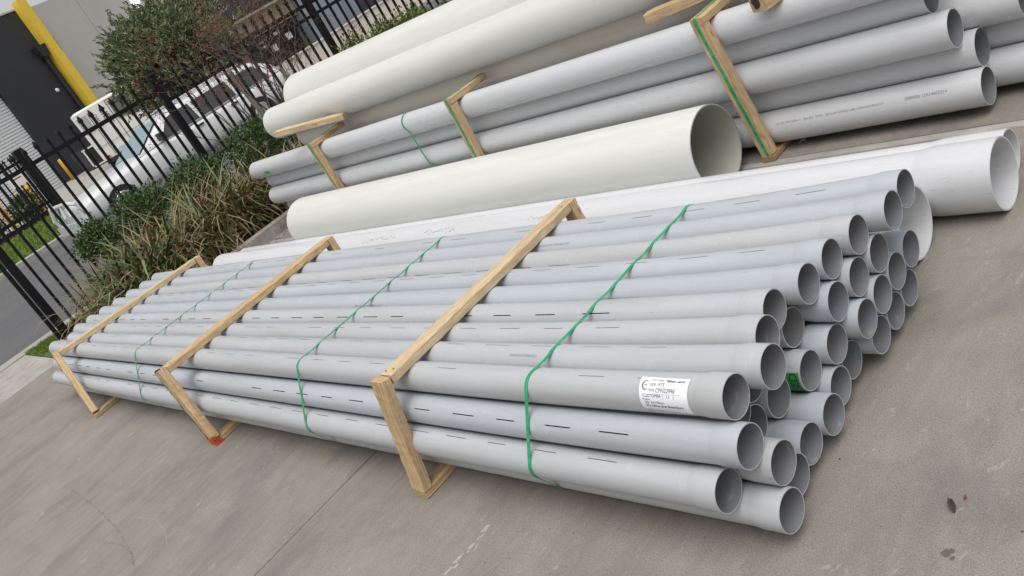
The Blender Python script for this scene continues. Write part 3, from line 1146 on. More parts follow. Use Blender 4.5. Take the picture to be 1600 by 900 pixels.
while yy < 15:
    L = 1.48
    k2.part('kerb_stone', MB().hexa([(-11.02, yy, -0.05), (-10.85, yy, -0.05), (-10.85, yy + L, -0.05), (-11.02, yy + L, -0.05),
                                     (-11.0, yy, 0.165), (-10.87, yy, 0.155), (-10.87, yy + L, 0.155), (-11.0, yy + L, 0.165)]).vf, M['kerbstone'])
    yy += L + 0.012
k2.part('kerb_stone', box(-13.95, -11.03, 0.615, 0.68, -0.05, 0.06), M['kerbstone'])

# chalky drag mark and leaf litter on the slab
cm = MB()
for i in range(26):
    t = i / 25
    x = -3.033 + rnd.gauss(0, 0.010)
    y = -0.42 - 0.62 * t + rnd.gauss(0, 0.01)
    s = 0.004 + 0.010 * rnd.random()
    cm.add([(x - s, y - 2 * s, 0.0008 + i * 4e-5), (x + s, y - 1.3 * s, 0.0008 + i * 4e-5), (x + s * 0.8, y + 2 * s, 0.0008 + i * 4e-5), (x - s * 0.7, y + 1.2 * s, 0.0008 + i * 4e-5)], [(0, 1, 2, 3)])
gd.part('chalk_scuff', cm.vf, M['chalk'])


def tyre_arc(pts, w, mat):
    P = [Vector((x, y, 0.0009)) for x, y in pts]
    Q = []
    for i in range(len(P) - 1):
        for k in range(6):
            Q.append(P[i].lerp(P[i + 1], k / 6))
    Q.append(P[-1])
    v, f = [], []
    for i, q in enumerate(Q):
        t = (Q[min(i + 1, len(Q) - 1)] - Q[max(i - 1, 0)]).normalized()
        ww = w * rnd.uniform(0.25, 0.8)
        v += [(q.x - t.y * ww, q.y + t.x * ww, q.z), (q.x + t.y * ww, q.y - t.x * ww, q.z)]
    for i in range(len(Q) - 1):
        f.append((2 * i, 2 * i + 1, 2 * i + 3, 2 * i + 2))
    gd.part('tyre_mark', (v, f), mat)


tyre_arc([(-7.796, -1.1), (-7.013, -1.135), (-6.346, -1.192), (-5.837, -1.273), (-5.49, -1.375)], 0.011, M['tyre_dark'])
tyre_arc([(-6.33, -1.319), (-6.051, -1.266), (-5.811, -1.283)], 0.009, M['tyre_dark'])
tyre_arc([(-6.27, -1.066), (-5.973, -1.022), (-5.723, -1.055), (-5.494, -1.131)], 0.006, M['tyre_pale'])
tyre_arc([(-5.495, -0.184), (-5.427, -0.33), (-5.303, -0.459), (-5.154, -0.535)], 0.016, M['tyre_dark'])



def dead_leaf(x, y, ang, L, wd, label, mat='dead_leaf'):
    v, f = [], []
    n = 7
    ca, sa = math.cos(ang), math.sin(ang)
    for i in range(n + 1):
        t = i / n
        w = wd * math.sin(PI * min(max(t, 0.06), 0.95)) ** 0.7
        for s, zz in ((-1, 0.012), (0, 0.004), (1, 0.016)):
            a = (t - 0.5) * L
            b = s * w
            v.append((x + a * ca - b * sa, y + a * sa + b * ca, zz * (0.5 + t) + 0.001))
    for i in range(n):
        for k in range(2):
            f.append((i * 3 + k, (i + 1) * 3 + k, (i + 1) * 3 + k + 1, i * 3 + k + 1))
    o = link_mesh('dead_leaf', v, f, M[mat], None, (x, y, 0))
    tag(o, label, 'leaf')


dead_leaf(-1.114, 0.145, 2.1, 0.055, 0.011, 'small dark curled leaf lying alone on the open concrete')
dead_leaf(-1.085, 0.185, 0.6, 0.011, 0.004, 'tiny rust red scrap beside the dark leaf on the concrete', 'orange')
dead_leaf(-3.05, 3.55 - 0.42, 0.5, 0.05, 0.012, 'pale scrap on the concrete beside the rear stack post foot', 'chalk')
st = MB()
for cx, cy, r0 in ((-1.075, -0.045, 0.016), (-1.06, -0.03, 0.010), (-1.05, -0.06, 0.009)):
    st.add([(cx + r0 * math.cos(a) * (0.7 + 0.5 * rnd.random()), cy + r0 * math.sin(a) * (0.7 + 0.5 * rnd.random()), 0.0008 + r0 * 0.05) for a in np.linspace(0, 2 * PI, 9, endpoint=False)], [tuple(range(9))])
gd.part('oil_spot', st.vf, M['oil'])
ps = MB()
for i in range(70):
    x = rnd.uniform(-4, 2.0)
    y = rnd.uniform(-1.2, 1.8)
    r0 = rnd.uniform(0.0015, 0.005)
    ps.add([(x - r0, y - r0 * .6, 0.0), (x + r0, y - r0, 0.0), (x + r0 * .7, y + r0, 0.0), (x - r0 * .8, y + r0 * .7, 0.0), (x, y, r0 * 0.9)], [(0, 1, 4), (1, 2, 4), (2, 3, 4), (3, 0, 4)])
for i in range(90):
    x = rnd.uniform(-10.8, -10.5)
    y = rnd.uniform(0.5, 4)
    r0 = rnd.uniform(0.003, 0.016)
    ps.add([(x - r0, y - r0 * .6, 0.0), (x + r0, y - r0, 0.0), (x + r0 * .7, y + r0, 0.0), (x - r0 * .8, y + r0 * .7, 0.0), (x, y, r0 * 0.9)], [(0, 1, 4), (1, 2, 4), (2, 3, 4), (3, 0, 4)])
tag(link_mesh('gravel', ps.v, ps.f, M['dead_leaf']), kind='stuff')


# ------------------------------------------------------------------ near fence
def picket_vf(x, y, z0, z1, w, head=0.11, hw=0.029):
    m = MB()
    h = w / 2
    m.box(x - h, x + h, y - h, y + h, z0, z1 - head)
    a = z1 - head
    k = hw
    # spear head: collar, bulge and point
    ring = lambda r, z: [(x - r, y - r, z), (x + r, y - r, z), (x + r, y + r, z), (x - r, y + r, z)]
    m.hexa(ring(k * 0.95, a) + ring(k, a + head * 0.35))
    m.hexa(ring(k, a + head * 0.351) + ring(0.006, z1))
    return m.vf


nf = Thing('steel_fence', (-13.9, 4.15, 0), 'tall black spear topped steel fence behind the garden bed', 'fence')
XF = -13.9
posts_y = [0.80, 4.15, 7.40, 10.65, 13.9]
base_picket = None
for i, py in enumerate(posts_y):
    m = MB()
    m.box(XF - 0.055, XF + 0.055, py - 0.055, py + 0.055, -0.05, 2.56)
    m.hexa([(XF - 0.062, py - 0.062, 2.561), (XF + 0.062, py - 0.062, 2.561), (XF + 0.062, py + 0.062, 2.561), (XF - 0.062, py + 0.062, 2.561),
            (XF - 0.04, py - 0.04, 2.60), (XF + 0.04, py - 0.04, 2.60), (XF + 0.04, py + 0.04, 2.60), (XF - 0.04, py + 0.04, 2.60)])
    nf.part('post', m.vf, M['black'])
nf.part('gate_stile', box(XF - 0.03, XF + 0.03, 0.665, 0.72, 0.02, 2.5), M['black'])
for a, b in zip(posts_y[:-1], posts_y[1:]):
    ya, yb = a + 0.057, b - 0.057
    nf.part('rail', box(XF - 0.028, XF + 0.028, ya, yb, 2.28, 2.345), M['black'])
    nf.part('rail', box(XF - 0.028, XF + 0.028, ya, yb, 0.06, 0.125), M['black'])
    if a > 4:
        nf.part('rail', box(XF - 0.028, XF + 0.028, ya, yb, 2.08, 2.135), M['black'])
    nP = int(round((b - a) / 0.186))
    for k in range(1, nP):
        y = a + (b - a) * k / nP
        if base_picket is None:
            v, f = picket_vf(XF, y, 0.03, 2.575, 0.037)
            base_picket = nf.part('picket', (v, f), M['black'])
            base_y = y
        else:
            c = base_picket.copy()
            COL.objects.link(c)
            c.parent = nf.o
            c.location = (0, y - base_y, 0)

# ------------------------------------------------------------------ far fence with gate post across the road
ff = Thing('steel_fence', (-43, 6, 0), 'distant black steel fence across the road in front of the roller door', 'fence')
XG = -43.0
bp2 = None
ff.part('post', box(XG - 0.2, XG + 0.2, 9.3, 9.7, 0, 3.1), M['black'])
ff.part('rail', box(XG - 0.04, XG + 0.04, -6, 9.3, 2.55, 2.68), M['black'])
ff.part('rail', box(XG - 0.04, XG + 0.04, -6, 9.3, 0.50, 0.66), M['black'])
ff.part('base_plate', box(XG - 0.05, XG + 0.05, -6, 9.3, 0.0, 0.32), M['black'])
for k in range(46):
    y = 9.02 - 0.26 * k
    if bp2 is None:
        bp2 = ff.part('picket', picket_vf(XG, y, 0.2, 3.0, 0.06, 0.15, 0.06), M['black'])
    else:
        c = bp2.copy()
        COL.objects.link(c)
        c.parent = ff.o
        c.location = (0, -0.26 * k, 0)
sg = ff.part('sign_board', box(XG + 0.09, XG + 0.11, 8.35, 9.15, 1.75, 2.35), M['sign_white'])
ff.part('sign_stripe', box(XG + 0.112, XG + 0.116, 8.50, 8.95, 2.05, 2.11), M['red_print'], parent=sg)


# ------------------------------------------------------------------ foliage helpers
def leaves_mesh(centers, dirs, L, Wd, fold=0.0):
    n = len(centers)
    c = np.asarray(centers)
    d = np.asarray(dirs)
    d = d / np.linalg.norm(d, axis=1)[:, None]
    rv = nrs.normal(size=(n, 3))
    s = np.cross(d, rv)
    s /= np.linalg.norm(s, axis=1)[:, None] + 1e-9
    L = np.asarray(L).reshape(-1, 1) * np.ones((n, 1))
    Wd = np.asarray(Wd).reshape(-1, 1) * np.ones((n, 1))
    a = c - d * L * 0.5
    b = c + s * Wd * 0.5 + d * L * 0.05
    e = c + d * L * 0.5
    g = c - s * Wd * 0.5 + d * L * 0.05
    v = np.stack([a, b, e, g], 1).reshape(-1, 3)
    f = [(4 * i, 4 * i + 1, 4 * i + 2, 4 * i + 3) for i in range(n)]
    return v, f


def shrub(name, x, y, rx, ry, zc, rz, n, mat, label, cat='shrub', group=None, L=0.07, Wd=0.04, clumps=40, stemz=0.05):
    th = Thing(name, (x, y, stemz), label, cat, group)
    cc = nrs.normal(size=(clumps, 3))
    cc /= np.linalg.norm(cc, axis=1)[:, None]
    cc *= (0.45 + 0.5 * nrs.rand(clumps, 1))
    cc = cc * np.array([rx, ry, rz]) + np.array([x, y, zc])
    idx = nrs.randint(0, clumps, n)
    off = nrs.normal(size=(n, 3)) * np.array([rx, ry, rz]) * 0.17
    c = cc[idx] + off
    c[:, 2] = np.maximum(c[:, 2], 0.05)
    dr = nrs.normal(size=(n, 3)) * 0.6 + (c - np.array([x, y, zc - 0.3 * rz])) / np.array([rx, ry, rz]) * 0.8
    th.part('foliage', leaves_mesh(c, dr, L * (0.6 + 0.8 * nrs.rand(n)), Wd * (0.6 + 0.8 * nrs.rand(n))), mat)
    m = MB()
    for k in range(min(clumps, 14)):
        q = cc[k]
        p0 = (x + rnd.uniform(-.06, .06), y + rnd.uniform(-.06, .06), stemz)
        mid = (0.5 * (p0[0] + q[0]), 0.5 * (p0[1] + q[1]), 0.4 * stemz + 0.6 * q[2])
        m.tube([p0, mid, tuple(q)], [0.014, 0.009, 0.004], 5)
    th.part('stem', m.vf, M['twig'])
    return th


GS = 'dark leafy shrubs along the fence'
shr = [(-13.4, 1.85, 0.26, 0.36, 0.94, 0.30, 'low dark shrub beside the first fence post, above the grassy clumps'),
       (-13.4, 2.65, 0.30, 0.50, 0.96, 0.38, 'dark leafy shrub in front of the white car bonnet'),
       (-13.4, 3.6, 0.34, 0.55, 0.86, 0.40, 'dark leafy shrub below the car mirror behind the fence'),
       (-12.7, 4.45, 0.45, 0.5, 0.88, 0.48, 'broad dark shrub just right of the tall fence post'),
       (-12.3, 5.3, 0.5, 0.55, 0.68, 0.46, 'dark shrub behind the left ends of the rear stack')]
for x, y, rx, ry, zc, rz, lab_ in shr:
    shrub('leafy_shrub', x, y, rx, ry, zc, rz, 5400, M['shrub'], lab_, 'shrub', GS, 0.050, 0.026, 70)
GH = 'bright hedge shrubs behind the cream pipes'
for x, y, zc, lab_ in ((-13.1, 7.45, 0.86, 'green hedge shrub rising behind the thick cream pipe, left one'),
                       (-13.1, 8.35, 0.84, 'yellow green hedge shrub rising behind the thick cream pipe, right one'),
                       (-13.1, 9.6, 0.55, 'low hedge shrub at far right behind the thick cream pipe')):
    shrub('hedge_shrub', x, y, 0.6, 0.75, zc, 0.62, 8000, M['hedge'], lab_, 'shrub', GH, 0.065, 0.034, 60)


# strappy clumps
def blades(x, y, n, Lmin, Lmax, wid, droop, spread=0.16, upmin=35):
    v, f = [], []
    ns = 6
    for _ in range(n):
        az = rnd.uniform(0, 2 * PI)
        el = math.radians(rnd.uniform(upmin, 88))
        L = rnd.uniform(Lmin, Lmax)
        w = wid * rnd.uniform(0.6, 1.25)
        d = droop * rnd.uniform(0.4, 1.6)
        px = x + rnd.gauss(0, spread)
        py = y + rnd.gauss(0, spread)
        pz = 0.06
        e = el
        side = (-math.sin(az), math.cos(az))
        b = len(v)
        kink = rnd.random() < 0.25
        kp = rnd.randint(2, 4)
        for i in range(ns + 1):
            t = i / ns
            ww = w * (1 - t ** 2.2) + 0.001
            tw = 0.35 * math.sin(t * 3 + az)
            v.append((px - side[0] * ww / 2, py - side[1] * ww / 2, pz + tw * ww * 0.5))
            v.append((px + side[0] * ww / 2, py + side[1] * ww / 2, pz - tw * ww * 0.5))
            st_ = L / ns
            px += math.cos(az) * math.cos(e) * st_
            py += math.sin(az) * math.cos(e) * st_
            pz += math.sin(e) * st_
            e -= d / ns
            if kink and i == kp:
                e -= 0.9
            pz = max(pz, 0.05)
        for i in range(ns):
            a = b + 2 * i
            f.append((a, a + 1, a + 3, a + 2))
    return v, f


GF = 'strappy clumps in the garden bed'
flax = [(-11.8, 1.30, 0.9), (-12.6, 1.50, 1.0), (-13.2, 1.60, 0.85), (-11.7, 1.7, 1.05), (-12.6, 1.95, 1.2),
        (-11.7, 2.05, 1.05), (-12.5, 2.45, 1.25), (-11.75, 2.65, 1.0), (-12.4, 3.1, 1.3), (-11.8, 3.25, 0.95),
        (-12.3, 3.75, 1.25), (-11.8, 3.85, 0.95), (-12.1, 4.5, 1.0), (-11.8, 4.6, 0.9), (-11.7, 5.5, 0.9),
        (-13.0, 2.1, 1.15), (-12.9, 2.9, 1.2), (-13.0, 3.3, 1.1), (-12.2, 1.65, 1.1), (-12.0, 2.1, 1.2), (-11.9, 2.9, 1.25)]
fl_lab = ['small green clump nearest the open concrete by the fence', 'half dry clump beside the first fence post foot',
          'small clump against the fence foot by the grass verge', 'green strappy clump over the far ends of the grey pipes',
          'tan and green clump between the kerb and the first shrub', 'dry tan clump hanging over the kerb behind the end timber frame',
          'tall dry clump before the second dark shrub', 'straw coloured clump at the kerb left of the white pipe ends',
          'dense straw and green clump in front of the tall fence post', 'drooping dry clump over the kerb near the cream pipe',
          'straw clump below the broad dark shrub', 'dry clump beside the kerb facing the big cream pipe end',
          'clump half hidden behind the rear stack left ends', 'clump in shade under the rear stack left ends',
          'last strappy clump behind the rear stack',
          'tan clump right behind the first dark shrub by the fence', 'tan clump tucked against the second dark shrub by the fence',
          'clump between the second and third dark shrubs by the fence', 'green and tan clump behind the clump nearest the concrete',
          'bushy straw clump in the middle of the bed behind the end frame', 'bushy straw clump in the middle of the bed beside the white pipe ends']
for i, ((x, y, s), lb) in enumerate(zip(flax, fl_lab)):
    th = Thing('strappy_plant', (x, y, 0.05), lb, 'plant', GF)
    dryness = min(1.0, max(0.2, (y - 0.6) / 2.2))
    th.part('green_leaves', blades(x, y, int(190 - 80 * dryness), 0.55 * s, 1.2 * s, 0.046, 1.5, 0.2), M['flax_green'])
    th.part('dry_leaves', blades(x, y, int(60 + 210 * dryness), 0.55 * s, 1.25 * s, 0.024, 1.9, 0.24, 25), M['flax_dry'])

# grass
gv, gf = [], []


def grass_patch(n, fx, fy, zb, h, w):
    for _ in range(n):
        x, y = fx(), fy()
        a = rnd.uniform(0, 2 * PI)
        hh = h * rnd.uniform(0.5, 1.3)
        b = len(gv)
        dx, dy = math.cos(a) * w, math.sin(a) * w
        lx, ly = rnd.gauss(0, 0.4) * hh, rnd.gauss(0, 0.4) * hh
        gv.extend([(x - dx, y - dy, zb), (x + dx, y + dy, zb), (x + lx, y + ly, zb + hh)])
        gf.append((b, b + 1, b + 2))


grass_patch(9000, lambda: rnd.uniform(-15.0, -13.96), lambda: 0.37 + 3.5 * rnd.random() ** 1.3, 0.003, 0.05, 0.006)
grass_patch(26000, lambda: rnd.uniform(-42, -29.75), lambda: rnd.uniform(-3, 9.25), 0.06, 0.13, 0.02)
tag(link_mesh('grass', gv, gf, M['grass']), kind='stuff')

# bare reddish shrub in front of the fence
br = Thing('bare_shrub', (-12.9, 5.1, 0.06), 'bare twiggy shrub with rusty seed heads in front of the fence', 'shrub')
tw = MB()
tips = []


def grow(p, d, L, r, lev):
    n = 3
    pts = [p]
    q = Vector(p)
    dd = Vector(d).normalized()
    for i in range(n):
        dd = (dd + Vector((rnd.gauss(0, .16), rnd.gauss(0, .16), rnd.gauss(0.02, .10)))).normalized()
        q = q + dd * L / n
        pts.append(tuple(q))
    tw.tube(pts, [r, r * .85, r * .7, r * .55], 5 if lev < 2 else 3, False)
    if lev >= 4:
        tips.append(tuple(q))
        return
    for k in range(3 if lev < 3 else 2):
        nd = (dd + Vector((rnd.gauss(0, .42), rnd.gauss(0, .5), rnd.gauss(0.12, .28)))).normalized()
        grow(tuple(q), nd, L * rnd.uniform(0.55, 0.8), r * 0.55, lev + 1)


for k in range(8):
    grow((-12.9 + rnd.gauss(0, .1), 5.15 + rnd.gauss(0, .18), 0.06), (rnd.gauss(0, .16), rnd.gauss(0.05, .42), 1), rnd.uniform(0.95, 1.2), 0.022, 0)
br.part('branches', tw.vf, M['twig'])
tw2 = MB()
tw2.tube([(-12.8, 5.05, 0.06), (-12.8, 4.95, 0.8), (-12.82, 4.88, 1.4), (-12.8, 4.80, 2.02)], [0.05, 0.046, 0.043, 0.04], 8)
tw2.tube([(-12.75, 5.9, 0.06), (-12.75, 5.75, 0.9), (-12.75, 5.55, 1.7)], [0.03, 0.028, 0.026], 8)
br.part('trunk', tw2.vf, M['stem_pale'])
tp = np.array(tips)
sel = tp[(nrs.rand(len(tp)) < 0.55) & (tp[:, 2] > 1.5)]
rep = np.repeat(sel, 22, axis=0) + nrs.normal(size=(len(sel) * 22, 3)) * 0.07
br.part('seed_heads', leaves_mesh(rep, nrs.normal(size=rep.shape), 0.030 + 0.02 * nrs.rand(len(rep)), 0.010), M['rust_leaf'])

# olive tree beyond the car
ot = Thing('olive_tree', (-27.5, 10.7, 0.03), 'round grey green olive tree beyond the white car', 'tree')
tm = MB()
tm.tube([(-27.5, 10.7, 0.0), (-27.45, 10.65, 0.7), (-27.5, 10.75, 1.3)], [0.16, 0.13, 0.11], 9)
oc = np.array([-27.5, 11.05, 2.85])
orad = np.array([1.9, 1.85, 1.55])
cl = []
for k in range(420):
    d = nrs.normal(size=3)
    d /= np.linalg.norm(d)
    rr_ = (0.35 + 0.65 * nrs.rand() ** 0.5)
    p = oc + d * orad * rr_ * (0.88 + 0.16 * nrs.rand())
    if p[2] < 1.25:
        p[2] = 1.25 + 0.3 * nrs.rand()
    cl.append((p, d))
for k in range(26):
    p, d = cl[k]
    mid = oc * 0.5 + np.array([-27.5, 10.75, 1.3]) * 0.5 + d * 0.4
    tm.tube([(-27.5, 10.75, 1.2), tuple(mid), tuple(p)], [0.07, 0.04, 0.012], 5, False)
ot.part('trunk', tm.vf, M['trunk'])
oc_c, oc_d = [], []
for p, d in cl:
    for s in range(9):
        sd = d * 0.9 + nrs.normal(size=3) * 0.55 + np.array([0, 0, 0.35])
        sd /= np.linalg.norm(sd)
        s0 = p + nrs.normal(size=3) * 0.2
        for j in range(22):
            t = j / 22
            oc_c.append(s0 + sd * 0.5 * t + nrs.normal(size=3) * 0.025)
            oc_d.append(sd + nrs.normal(size=3) * 0.5)
nO = len(oc_c)
ot.part('crown', leaves_mesh(np.array(oc_c), np.array(oc_d), 0.16 * (0.6 + 0.7 * nrs.rand(nO)), 0.040), M['olive'])

# ------------------------------------------------------------------ white car behind the fence (faces -y)
car = Thing('parked_car', (-24.2, 8.0, 0), 'white car with black side windows and white bull bar parked behind the fence', 'car')
CX = -24.2


def loft(st, half=None, closed_ends=True):
    """st: list of (y, [(x,z)...] half profile from bottom to top on +x side) mirrored about CX"""
    v, f = [], []
    n = None
    for y, prof in st:
        ring = [(CX + x, y, z) for x, z in prof] + [(CX - x, y, z) for x, z in prof[::-1]]
        n = len(ring)
        v += ring
    for i in range(len(st) - 1):
        for k in range(n):
            f.append((i * n + k, (i + 1) * n + k, (i + 1) * n + (k + 1) % n, i * n + (k + 1) % n))
    f.append(tuple(range(n)))
    f.append(tuple((len(st) - 1) * n + k for k in range(n - 1, -1, -1)))
    return v, f


def bodyp(w, zlo, zt, crown=0.05):
    return [(w * 0.86, zlo), (w * 0.97, zlo + 0.12), (w, zlo + 0.3), (w * 0.985, zt - 0.16), (w * 0.93, zt - 0.04), (w * 0.6, zt), (0.02, zt + crown)]


body = loft([(4.62, bodyp(0.90, 0.42, 0.84, 0.0)), (4.74, bodyp(1.06, 0.34, 0.94, 0.03)), (5.1, bodyp(1.13, 0.33, 1.03)), (5.9, bodyp(1.16, 0.33, 1.10)),
             (6.75, bodyp(1.17, 0.33, 1.17)), (8.5, bodyp(1.18, 0.33, 1.19, 0.0)), (10.6, bodyp(1.18, 0.35, 1.18, 0.0)), (11.5, bodyp(1.14, 0.42, 1.16, 0.0)), (11.7, bodyp(1.06, 0.5, 1.08, 0.0))])
bo = car.part('body', body, M['car_white'], smooth=True)


def cabp(wb, wt, zt):
    zb = 1.13
    return [(wb, zb), (wb - (wb - wt) * 0.15, zb + 0.15 * (zt - zb)), (wb - (wb - wt) * 0.85, zb + 0.82 * (zt - zb)), (wt * 0.96, zt - 0.02), (wt * 0.6, zt + 0.02), (0.02, zt + 0.035)]


cab = loft([(6.62, cabp(1.08, 1.06, 1.15)), (7.75, cabp(1.10, 0.86, 1.74)), (8.1, cabp(1.11, 0.86, 1.80)), (9.6, cabp(1.11, 0.86, 1.81)), (10.9, cabp(1.10, 0.86, 1.76)), (11.45, cabp(1.06, 0.84, 1.45)), (11.6, cabp(1.02, 0.84, 1.2))])
car.part('roof', cab, M['car_white'], smooth=True)


def on_side(y, t, off=0.006):
    """point on the near cab side; t 0 at sill, 1 at roof edge"""
    zt = float(np.interp(y, [6.62, 7.75, 8.1, 9.6, 10.9, 11.45], [1.15, 1.74, 1.80, 1.81, 1.76, 1.45]))
    wb = float(np.interp(y, [6.62, 7.75, 8.1], [1.08, 1.10, 1.11]))
    wt = float(np.interp(y, [6.62, 7.75, 8.1], [1.06, 0.86, 0.86]))
    z = 1.13 + t * (zt - 1.13)
    x = wb - (wb - wt) * t
    return (CX + x + off, y, z)


def side_window(ya0, ya1, yb1, yb0):
    """sill from ya0..ya1, top from yb0..yb1"""
    n = 6
    lo = [on_side(ya0 + (ya1 - ya0) * i / n, 0.10) for i in range(n + 1)]
    hi = [on_side(yb0 + (yb1 - yb0) * i / n, 0.80) for i in range(n + 1)]
    v = lo + hi
    f = [(i, i + 1, n + 2 + i, n + 1 + i) for i in range(n)]
    return v, f


car.part('side_window', side_window(7.35, 8.62, 8.60, 7.85), M['glass_dark'])
car.part('side_window', side_window(8.72, 9.9, 9.88, 8.70), M['glass_dark'])
car.part('side_window', side_window(10.0, 11.1, 10.85, 9.98), M['glass_dark'])
ws = []
for i in range(9):
    u = -1 + 2 * i / 8
    ws.append((CX + u * 1.0, 6.70, 1.205))
for i in range(9):
    u = -1 + 2 * i / 8
    ws.append((CX + u * 0.80, 7.66, 1.72))
ws = [(x, y - 0.012, z + 0.02) for x, y, z in ws]
car.part('windscreen', (ws, [(i, i + 1, 10 + i, 9 + i) for i in range(8)]), M['glass_blue'])
for wy in (5.65, 10.3):
    m = MB()
    m.tube([(CX + 0.93, wy, 0.43), (CX + 1.19, wy, 0.43)], [0.43, 0.43], 24)
    wl = car.part('wheel', m.vf, M['rubber'])
    m = MB()
    m.tube([(CX + 1.192, wy, 0.43), (CX + 1.205, wy, 0.43)], [0.27, 0.25], 20)
    car.part('rim', m.vf, M['chrome'], parent=wl)
m = MB()
m.hexa([(CX + 1.10, 7.28, 1.22), (CX + 1.36, 7.28, 1.22), (CX + 1.34, 7.44, 1.22), (CX + 1.10, 7.44, 1.22),
        (CX + 1.12, 7.27, 1.42), (CX + 1.34, 7.28, 1.40), (CX + 1.33, 7.43, 1.40), (CX + 1.12, 7.43, 1.42)])
car.part('side_mirror', m.vf, M['plastic_black'])
car.part('door_handle', box(CX + 1.17, CX + 1.20, 8.35, 8.58, 1.02, 1.07), M['plastic_black'])
car.part('door_handle', box(CX + 1.17, CX + 1.20, 9.55, 9.78, 1.02, 1.07), M['plastic_black'])
m = MB()
for sx in (-0.8, -0.3, 0.3, 0.8):
    m.tube([(CX + sx, 4.50, 0.40), (CX + sx, 4.42, 0.80), (CX + sx * 0.9, 4.50, 1.12)], 0.05, 8)
m.tube([(CX - 1.0, 4.62, 1.02), (CX - 0.72, 4.50, 1.12), (CX + 0.72, 4.50, 1.12), (CX + 1.0, 4.62, 1.02), (CX + 1.08, 4.72, 0.7), (CX + 1.0, 4.6, 0.5)], 0.055, 8)
m.box(CX - 1.08, CX + 1.08, 4.42, 4.60, 0.36, 0.60)
car.part('bull_bar', m.vf, M['car_white'])
m = MB()
m.box(CX + 0.62, CX + 0.98, 4.66, 4.70, 0.68, 0.86)
car.part('headlight', m.vf, M['chrome'])
m = MB()
m.box(CX - 0.98, CX - 0.62, 4.66, 4.70, 0.68, 0.86)
car.part('headlight', m.vf, M['chrome'])
m = MB()
for y0 in (8.4, 10.2):
    m.box(CX - 0.8, CX + 0.8, y0, y0 + 0.08, 1.86, 1.90)
m.box(CX + 0.70, CX + 0.76, 8.2, 10.6, 1.84, 1.88)
m.box(CX - 0.76, CX - 0.70, 8.2, 10.6, 1.84, 1.88)
car.part('roof_rack', m.vf, M['car_white'])

# ------------------------------------------------------------------ white van with lettering
van = Thing('parked_van', (-52, 15.35, 0), 'white box van seen from behind with blue lettering, left of the olive tree', 'van')
VX = -52.0
van.o.rotation_euler = (0, 0, math.radians(-22))
m = MB()
m.hexa([(-59, 15.35, 0.45), (VX, 15.35, 0.45), (VX, 18.9, 0.45), (-59, 18.9, 0.45),
        (-59, 15.25, 3.30), (VX + 0.05, 15.25, 3.30), (VX + 0.05, 18.95, 3.30), (-59, 18.95, 3.30)])
m.hexa([(-59, 15.25, 3.302), (VX + 0.05, 15.25, 3.302), (VX + 0.05, 18.95, 3.302), (-59, 18.95, 3.302),
        (-58.7, 15.5, 3.40), (VX - 0.05, 15.5, 3.40), (VX - 0.05, 18.7, 3.40), (-58.7, 18.7, 3.40)])
van.part('body', m.vf, M['van_white'])


def vbox(y0, y1, z0, z1, d0=0.06, d1=0.085):
    return box(VX + d0, VX + d1, y0, y1, z0, z1)


van.part('window', vbox(15.42, 15.98, 2.15, 3.05), simple('frosted_glass', (0.36, 0.37, 0.36), 0.3))
van.part('window', vbox(17.35, 18.5, 2.05, 3.12), simple('dim_glass', (0.12, 0.12, 0.115), 0.25))
m = MB()
for y0, y1, z0, z1 in ((16.08, 16.11, 0.6, 3.1), (17.22, 17.25, 0.6, 3.22), (16.08, 17.25, 0.57, 0.60), (17.25, 18.62, 3.2, 3.23), (18.62, 18.65, 0.6, 3.23), (15.4, 18.8, 1.2, 1.215)):
    m.box(VX + 0.055, VX + 0.07, y0, y1, z0, z1)
van.part('door_seam', m.vf, M['plastic_black'])
van.part('number_plate', vbox(16.25, 16.85, 0.48, 0.72), simple('number_plate', (0.45, 0.47, 0.50), 0.5))
van.part('tail_light', vbox(15.50, 15.78, 0.50, 0.66), M['red_lens'])
van.part('tail_light', vbox(18.3, 18.6, 0.50, 0.66), M['red_lens'])
van.part('bumper', box(VX + 0.02, VX + 0.2, 15.45, 18.85, 0.22, 0.42), M['plastic_black'])


def vfn(y0, z0):
    return lambda u, v: (VX + 0.09, y0 + v, z0 - u)


lt = MB()
lt.add(*text_mesh('LIET', 0.52, vfn(16.72, 2.98)))
lt.add(*text_mesh('DALES', 0.26, vfn(16.30, 2.85)))
lt.add(*text_mesh('03 9', 0.2, vfn(16.85, 1.65)))
van.part('lettering', lt.vf, M['navy'])
for wy, wx in ((15.5, -53.2), (18.5, -53.2), (15.5, -57.5), (18.5, -57.5)):
    m = MB()
    m.tube([(wx, wy, 0.42), (wx, wy + 0.28, 0.42)], 0.42, 18)
    van.part('wheel', m.vf, M['rubber'])

# ------------------------------------------------------------------ warehouse with roller door and yellow column
F0 = np.array([-68.0, 18.0, 0.0])
FD = np.array([-0.38499, 0.92292, 0.0])               # along the wall
FN = np.array([0.92292, 0.38499, 0.0])                # outward


def fpt(s, z, d):
    p = F0 + FD * s + FN * d
    return (p[0], p[1], z)


def fbox(s0, s1, z0, z1, d0, d1):
    p = [fpt(s0, z0, d1), fpt(s1, z0, d1), fpt(s1, z0, d0), fpt(s0, z0, d0), fpt(s0, z1, d1), fpt(s1, z1, d1), fpt(s1, z1, d0), fpt(s0, z1, d0)]
    return MB().hexa(p).vf


